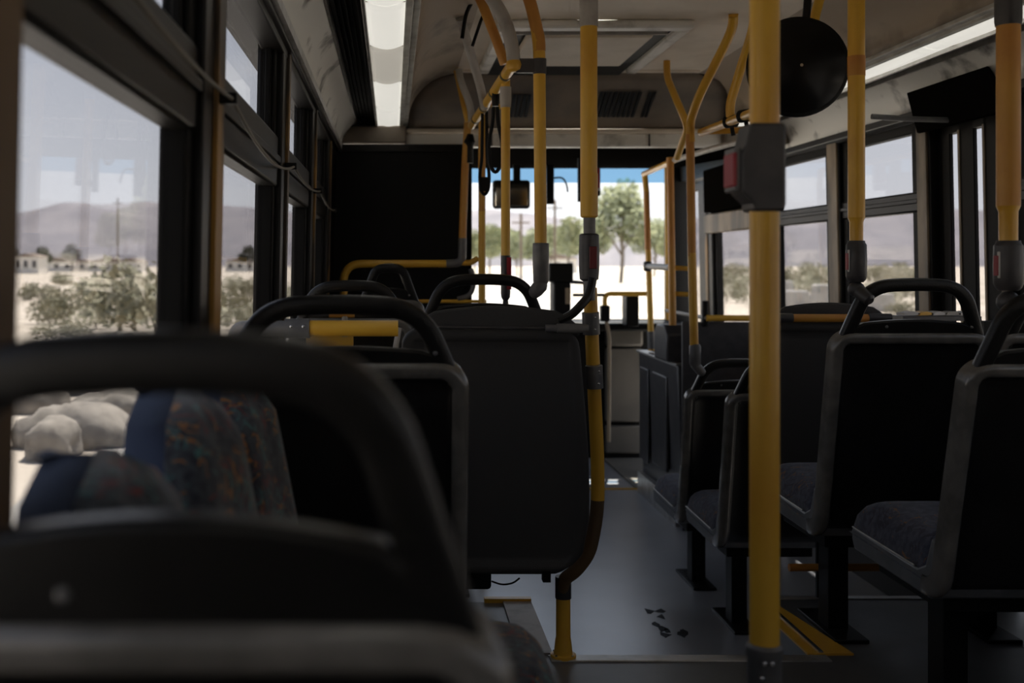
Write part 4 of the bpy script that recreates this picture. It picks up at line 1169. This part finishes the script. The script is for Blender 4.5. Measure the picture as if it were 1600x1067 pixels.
# ------------------------------------------------------------------ round mirror
Yk = 3.30
t = thing('round_mirror', 'large round black convex mirror hanging at the right of the ceiling', 'mirror', P(1246, 183, Yk))
c = Vector(P(1246, 105, Yk))
nrm_ = Vector((-.12, -1, -.05)).normalized()
R_ = .152
MB().lathe(c, nrm_, [(-.03, R_ * .6), (-.012, R_ * .98), (0, R_), (.006, R_ * .99), (.010, R_ * .95)], n=48).build('rim', 'black', t)
MB().lathe(c, nrm_, [(.006, R_ * .96)] + [(.006 + .045 * (1 - (1 - k / 8) ** 2) , R_ * .96 * (1 - k / 8) + .0005) for k in range(1, 9)], n=48).build('dome', 'gloss_black', t, ang=80)
MB().lathe(c + nrm_ * .048, nrm_, [(0, .006), (.004, .005)], n=10).build('bolt', 'steel', t)
MB().tube(fillet([c + Vector((.02, .04, .02)), c + Vector((.05, .06, .16)), Vector((c.x + .06, c.y + .06, .90))], .04, 5), .012, n=10).build('hanger', 'frame_dark', t)
t = tag(MB().tube([P(1362, 182, 3.9), P(1425, 186, 3.9), (2.03, 3.9, P(0, 188, 3.9)[2])], .010, n=10).build('door_rail', 'grey_joint'), 'thin grey rail running to the cover above the dark door', 'rail')

# ------------------------------------------------------------------ stop request cord along the left windows
pts = []
anch = [(-.262, .10, .335), (-.258, .76, .297), (-.258, 1.76, .268), (-.262, 2.90, .262), (-.262, 3.95, .268), (-.262, 4.95, .25)]
for i in range(len(anch) - 1):
    a, b = Vector(anch[i]), Vector(anch[i + 1])
    for k in range(12):
        u = k / 12
        q = a.lerp(b, u); q.z -= .035 * 4 * u * (1 - u) * (1.2 if i == 2 else .6)
        pts.append(q)
pts.append(Vector(anch[-1]))
t = thing('pull_cord', 'sagging stop request cord strung between the left window posts', 'cord', (-.26, 1.76, .26))
MB().tube(pts, .0035, n=8).build('cord', 'cable', t)
for a in anch[1:]:
    MB().box(a[0] - .024, a[0] + .008, a[1] - .010, a[1] + .010, a[2] - .008, a[2] + .010).build('cord_clip', 'frame_dark', t, bevel=.002)

# ------------------------------------------------------------------ outside
GZ = -1.80
rnd = random.Random(11)
gr = struct(MB().grid([[(-3000 + 6000 * i / 40, -300 + 3300 * j / 40, GZ) for i in range(41)] for j in range(41)]).build('ground', 'sand', smooth=False), 'pale sandy desert ground outside the bus', 'ground')
rd = struct(MB().add([(-3.0, -20, GZ + .01), (6.5, -20, GZ + .01), (8.5, 60, GZ + .01), (45, 230, GZ + .01), (28, 230, GZ + .01), (-2.5, 60, GZ + .01)], [(0, 1, 2, 5), (5, 2, 3, 4)]).build('road', 'road', smooth=False), 'pale sunlit road ahead of the windscreen', 'road')

def ridge(name, label, x0, x1, y, hf, m, depth, n=120):
    rows = []
    for j in range(7):
        v = j / 6
        r_ = []
        for i in range(n + 1):
            x = x0 + (x1 - x0) * i / n
            hh = hf(x)
            r_.append((x, y - depth * (1 - v), GZ - 1 + hh * (v ** .8) * (1 + .10 * math.sin(x * .03 + j * 1.7) * (1 - v) * v * 4)))
        rows.append(r_)
    rows.append([(p[0], p[1] + depth, GZ - 1) for p in rows[-1]])
    return struct(MB().grid(rows).build(name, m, ang=180), label, 'mountain')
def nzf(x, s):
    return math.sin(x / 61 * s + 1) * .35 + math.sin(x / 23 * s + 2.2) * .17 + math.sin(x / 137 * s) * .5 + math.sin(x / 11 * s) * .05
# tops given in pixels above the horizon at 1500 m
def hl(x):
    px = 613 + F * x / 1500
    base = [(-400, 80), (0, 78), (40, 84), (110, 101), (170, 97), (230, 102), (300, 96), (380, 92), (460, 84), (600, 78), (760, 88), (830, 84), (900, 74), (1000, 66), (1200, 86), (1300, 96), (1450, 90), (1700, 84), (2400, 80)]
    for (a, ha), (b, hb_) in zip(base, base[1:]):
        if a <= px <= b:
            u = (px - a) / (b - a); u = u * u * (3 - 2 * u)
            hpx = ha + (hb_ - ha) * u
            break
    else:
        hpx = 80
    return (hpx + 2.5 * nzf(x, 3)) * 1500 / F + 1
ridge('mountain_range', 'hazy purple grey mountain range on the horizon', -1000, 1500, 1500, hl, 'mountain', 260, 200)

# foliage
def leaf_mesh(name, seed, blobs, nleaf, size, m):
    r = random.Random(seed)
    vs, fs = [], []
    for k in range(nleaf):
        bx, by, bz, br, bh = r.choice(blobs)
        d = Vector((r.gauss(0, 1), r.gauss(0, 1), r.gauss(0, 1))).normalized()
        rad = (r.random() ** .35)
        c = Vector((bx + d.x * br * rad, by + d.y * br * rad, max(.02, bz + d.z * bh * rad)))
        a = Vector((r.gauss(0, 1), r.gauss(0, 1), r.gauss(0, 1))).normalized()
        b = a.orthogonal().normalized()
        s = size * r.uniform(.6, 1.3)
        o = len(vs)
        vs += [tuple(c - a * s), tuple(c + b * s * .6), tuple(c + a * s), tuple(c - b * s * .6)]
        fs.append((o, o + 1, o + 2, o + 3))
    me = bpy.data.meshes.new(name)
    me.from_pydata(vs, [], fs)
    me.materials.append(MATS[m])
    return me
def trunk_mesh(name, h, r0, branches):
    m = MB()
    m.tube(fillet([(0, 0, 0), (.05 * h, 0, h * .5), (0, .02 * h, h)], h * .2, 4), r0, n=8)
    for (dx, dy, z0, z1) in branches:
        m.tube([(0.02 * h, 0, z0), (dx, dy, z1)], r0 * .5, n=6)
    me = bpy.data.meshes.new(name)
    me.from_pydata(m.v, [], m.f)
    me.materials.append(MATS['bark'])
    return me
B1 = [(0, 0, .45, .8, .45), (.6, .2, .35, .55, .38), (-.6, -.1, .38, .6, .4), (.1, .5, .5, .5, .45)]
BM = [leaf_mesh('scrub_leaves', 20 + k, [(a * (1 + .2 * k), b, c * (1 + .1 * k), d, e_) for a, b, c, d, e_ in B1], 900, .07, 'leaf_grey') for k in range(3)]
T1 = [(0, 0, 3.2, 1.9, 1.5), (1.2, .4, 2.7, 1.2, 1.0), (-1.3, 0, 2.8, 1.3, 1.0), (.2, .3, 4.2, 1.2, .9)]
TD = [leaf_mesh('dark_leaves', 40 + k, [(a, b, c + .2 * k, d, e_) for a, b, c, d, e_ in T1], 1100, .20, 'leaf_dark') for k in range(2)]
T2 = [(0, 0, 5.6, 2.6, 2.2), (1.9, .4, 4.7, 1.8, 1.5), (-2.0, 0, 5.0, 1.9, 1.6), (.3, .3, 7.6, 1.9, 1.7), (-.9, .2, 6.9, 1.6, 1.5), (1.2, 0, 6.6, 1.5, 1.3)]
TG = [leaf_mesh('green_leaves', 60 + k, [(a * (1 - .1 * k), b, c, d, e_) for a, b, c, d, e_ in T2], 3200, .25, 'leaf_green') for k in range(2)]
TRK = trunk_mesh('trunk', 5.0, .17, [(1.6, .3, 2.6, 4.6), (-1.7, 0, 2.4, 4.8), (.3, .2, 3.5, 7.0)])
TRKS = trunk_mesh('short_trunk', 2.4, .13, [(1.0, .3, 1.2, 2.4), (-1.1, 0, 1.1, 2.4)])
STM = trunk_mesh('stem', .45, .025, [(.4, .1, .1, .5), (-.4, 0, .1, .5)])
def plant(name, part_me, trunk_me, loc, s, label, cat, group, rz):
    o = bpy.data.objects.new(name, None)
    COL.objects.link(o)
    o.location = (loc[0], loc[1], loc[2] + ZC)
    o.scale = (s, s, s); o.rotation_euler = (0, 0, rz)
    tag(o, label, cat, group)
    for nm, me in (('foliage', part_me), ('trunk', trunk_me)):
        c_ = bpy.data.objects.new(nm, me)
        COL.objects.link(c_); c_.parent = o
    return o
ORD = ['first', 'second', 'third', 'fourth', 'fifth', 'sixth', 'seventh', 'eighth', 'ninth', 'tenth', 'eleventh']
def ordinals(items, lab):
    # items: [(px, ...)], lab(item) -> label; look-alikes get their place counted from the left
    out = []
    for it in items:
        same = sorted(q[0] for q in items if lab(q) == lab(it))
        k = same.index(it[0])
        out.append(lab(it) if len(same) == 1 else '%s, %s from the left' % (lab(it), ORD[k]))
    return out
def G(px, Y): return ((px - 613) * Y / F, Y, GZ)
# scrub through the left windows
ls = [(75, 33, .85), (112, 40, 1.0), (150, 30, .7), (185, 44, 1.0), (212, 34, .8), (60, 56, 1.0), (135, 64, 1.0), (215, 58, 1.1), (95, 25, .55), (355, 34, 1.0), (388, 47, 1.2), (400, 30, .8), (366, 64, 1.2), (455, 45, 1.2), (160, 84, 1.2), (100, 95, 1.2)]
def lab_l(it):
    px, Y, s = it
    win = 'nearest' if px < 300 else ('second' if px < 430 else 'third')
    size = 'small low' if s < .82 else ('distant' if Y > 55 else 'spreading')
    return '%s grey green scrub bush beyond the %s left window' % (size, win)
for (px, Y, s), lb in zip(ls, ordinals(ls, lab_l)):
    plant('scrub_bush', rnd.choice(BM), STM, G(px, Y), s, lb, 'bush', 'scrub bushes left of the bus', rnd.uniform(0, 6))
rs = [(1135, 52, 1.0), (1152, 75, 1.3), (1232, 50, .9), (1262, 66, 1.1), (1288, 82, 1.3), (1362, 50, 1.0), (1385, 66, 1.2), (1408, 88, 1.4), (1425, 54, .9), (1372, 110, 1.9), (1240, 105, 1.8), (1418, 38, .6), (1395, 140, 2.4), (1275, 145, 2.4), (1150, 130, 2.2), (1335, 130, 2.2), (1436, 120, 2.0)]
def lab_r(it):
    px, Y, s = it
    win = 'through the front door glass' if px < 1180 else ('right of the nearest yellow pole' if px < 1310 else 'in the window before the dark door')
    size = 'far large' if Y > 100 else ('mid-distance' if Y > 60 else 'near low')
    return '%s scrub bush %s' % (size, win)
for (px, Y, s), lb in zip(rs, ordinals(rs, lab_r)):
    plant('scrub_bush', rnd.choice(BM), STM, G(px, Y), s, lb, 'bush', 'scrub bushes right of the bus', rnd.uniform(0, 6))
for k, (px, Y, s) in enumerate(((64, 260, 1.25), (112, 270, 1.35), (20, 265, 1.2), (390, 280, 1.3))):
    plant('round_tree', TD[k % 2], TRKS, G(px, Y), s, ['round dark tree left of the white houses', 'wider dark tree behind the white houses', 'dark tree half hidden by the nearest left post', 'dark tree seen through the second left window'][k], 'tree', 'dark trees beyond the left windows', k)
plant('leafy_tree', TG[0], TRK, G(970, 112), 1.16, 'large light green tree seen through the windscreen', 'tree', None, .4)
tr = [(765, 160, .85), (808, 176, .80), (838, 160, .78), (888, 150, .92), (932, 200, 1.15), (1022, 170, 1.0), (1048, 160, .85), (742, 200, .9), (862, 220, 1.1), (786, 230, 1.1)]
for (px, Y, s), lb in zip(tr, ordinals(tr, lambda it: 'small pale green tree beyond the windscreen')):
    plant('roadside_tree', TG[rnd.randrange(2)], TRK, G(px, Y), s, lb, 'tree', 'row of trees beyond the windscreen', rnd.uniform(0, 6))
# a tall dark shrub right at the window edge
plant('tall_shrub', BM[2], STM, G(244, 27), 1.9, 'tall olive shrub at the right edge of the nearest left window', 'bush', None, 2.0)

# houses
def house(px, Y, w, dpt, hgt, label, grp):
    x, y, z = G(px, Y)
    t = thing('house', label, 'house', (x, y, z), grp)
    MB().box(x - w / 2, x + w / 2, y, y + dpt, z, z + hgt).build('walls', 'house_wall', t, smooth=False)
    MB().prism([(x - w / 2 - .3, z + hgt), (x + w / 2 + .3, z + hgt), (x, z + hgt + w * .12)], 'y', y - .3, y + dpt + .3).build('roof', 'house_roof', t, smooth=False)
    for k in range(3):
        xx = x - w / 2 + w * (k + .5) / 3
        MB().box(xx - w * .07, xx + w * .07, y - .06, y + .05, z + hgt * .35, z + hgt * .75).build('window', 'house_window', t, smooth=False)
house(40, 230, 5.5, 6, 3.6, 'white house at the left edge beyond the nearest left window', 'white houses across the desert')
house(88, 300, 9, 6, 2.8, 'low white house below the dark trees', 'white houses across the desert')
house(128, 310, 7, 6, 2.6, 'small white house with dark openings below the wider dark tree', 'white houses across the desert')
house(168, 300, 11, 6, 2.6, 'long low house with dark roof right of the dark trees', 'white houses across the desert')
house(203, 290, 7, 6, 2.8, 'white house nearest the edge of the first left window', 'white houses across the desert')
house(375, 300, 8, 6, 2.8, 'pale house seen through the second left window', 'white houses across the desert')
house(870, 240, 9, 6, 3.2, 'pale house between the trees beyond the windscreen', 'white houses across the desert')
# utility poles
for px, Y, hh, lab in ((184, 190, 13.5, 'thin utility pole beyond the nearest left window'), (867, 120, 9.0, 'thin utility pole beyond the windscreen'), (814, 110, 7.0, 'short pale lamp pole beyond the windscreen')):
    x, y, z = G(px, Y)
    t = thing('utility_pole', lab, 'pole', (x, y, z))
    MB().tube([(x, y, z), (x, y, z + hh)], .14, n=8).build('shaft', 'timber', t)
    MB().box(x - .9, x + .9, y - .06, y + .06, z + hh - 1.0, z + hh - .85).build('crossarm', 'timber', t)
# boulders
BL = ((118, 11.0, .42), (78, 10.2, .26), (172, 12.4, .34), (52, 13.5, .4), (230, 14, .5), (130, 15.5, .45))
for k, (px, Y, s) in enumerate(BL):
    x, y, z = G(px, Y)
    bm = bmesh.new()
    bmesh.ops.create_icosphere(bm, subdivisions=3, radius=1)
    rr = random.Random(k)
    ph = [rr.uniform(0, 6) for _ in range(6)]
    for v in bm.verts:
        q = v.co
        f_ = 1 + .18 * math.sin(q.x * 3 + ph[0]) + .15 * math.sin(q.y * 4 + ph[1]) + .15 * math.sin(q.z * 3.5 + ph[2]) + .06 * math.sin(q.x * 9 + q.z * 8 + ph[3])
        v.co = q * f_
        v.co.z *= .75; v.co.x *= 1.25
    me = bpy.data.meshes.new('boulder'); bm.to_mesh(me); bm.free(); me.polygons.foreach_set('use_smooth', [True] * len(me.polygons))
    me.materials.append(MATS['rock'])
    o = bpy.data.objects.new('boulder', me); COL.objects.link(o)
    o.location = (x, y, z + ZC + s * .35); o.scale = (s, s, s * 1.2)
    tag(o, ordinals(BL, lambda it: 'pale sandy boulder outside the nearest left window')[k], 'rock', 'boulders beside the road')
# concrete blocks on the right
CB = ((1246, 38, 1.1, .9), (1275, 40, 1.6, .7), (1296, 39, 1.0, 1.1), (1228, 41, .8, 1.2), (1370, 42, 1.6, .7))
for k, (px, Y, w, hh) in enumerate(CB):
    x, y, z = G(px, Y)
    tag(MB().prism([(x - w / 2, z), (x + w / 2, z), (x + w / 2 - .12, z + hh), (x - w / 2 + .12, z + hh)], 'y', y, y + .7).build('concrete_block', 'concrete', bevel=.05), ordinals(CB, lambda it: 'grey concrete block on the sand outside the right windows')[k], 'block', 'concrete blocks right of the bus')
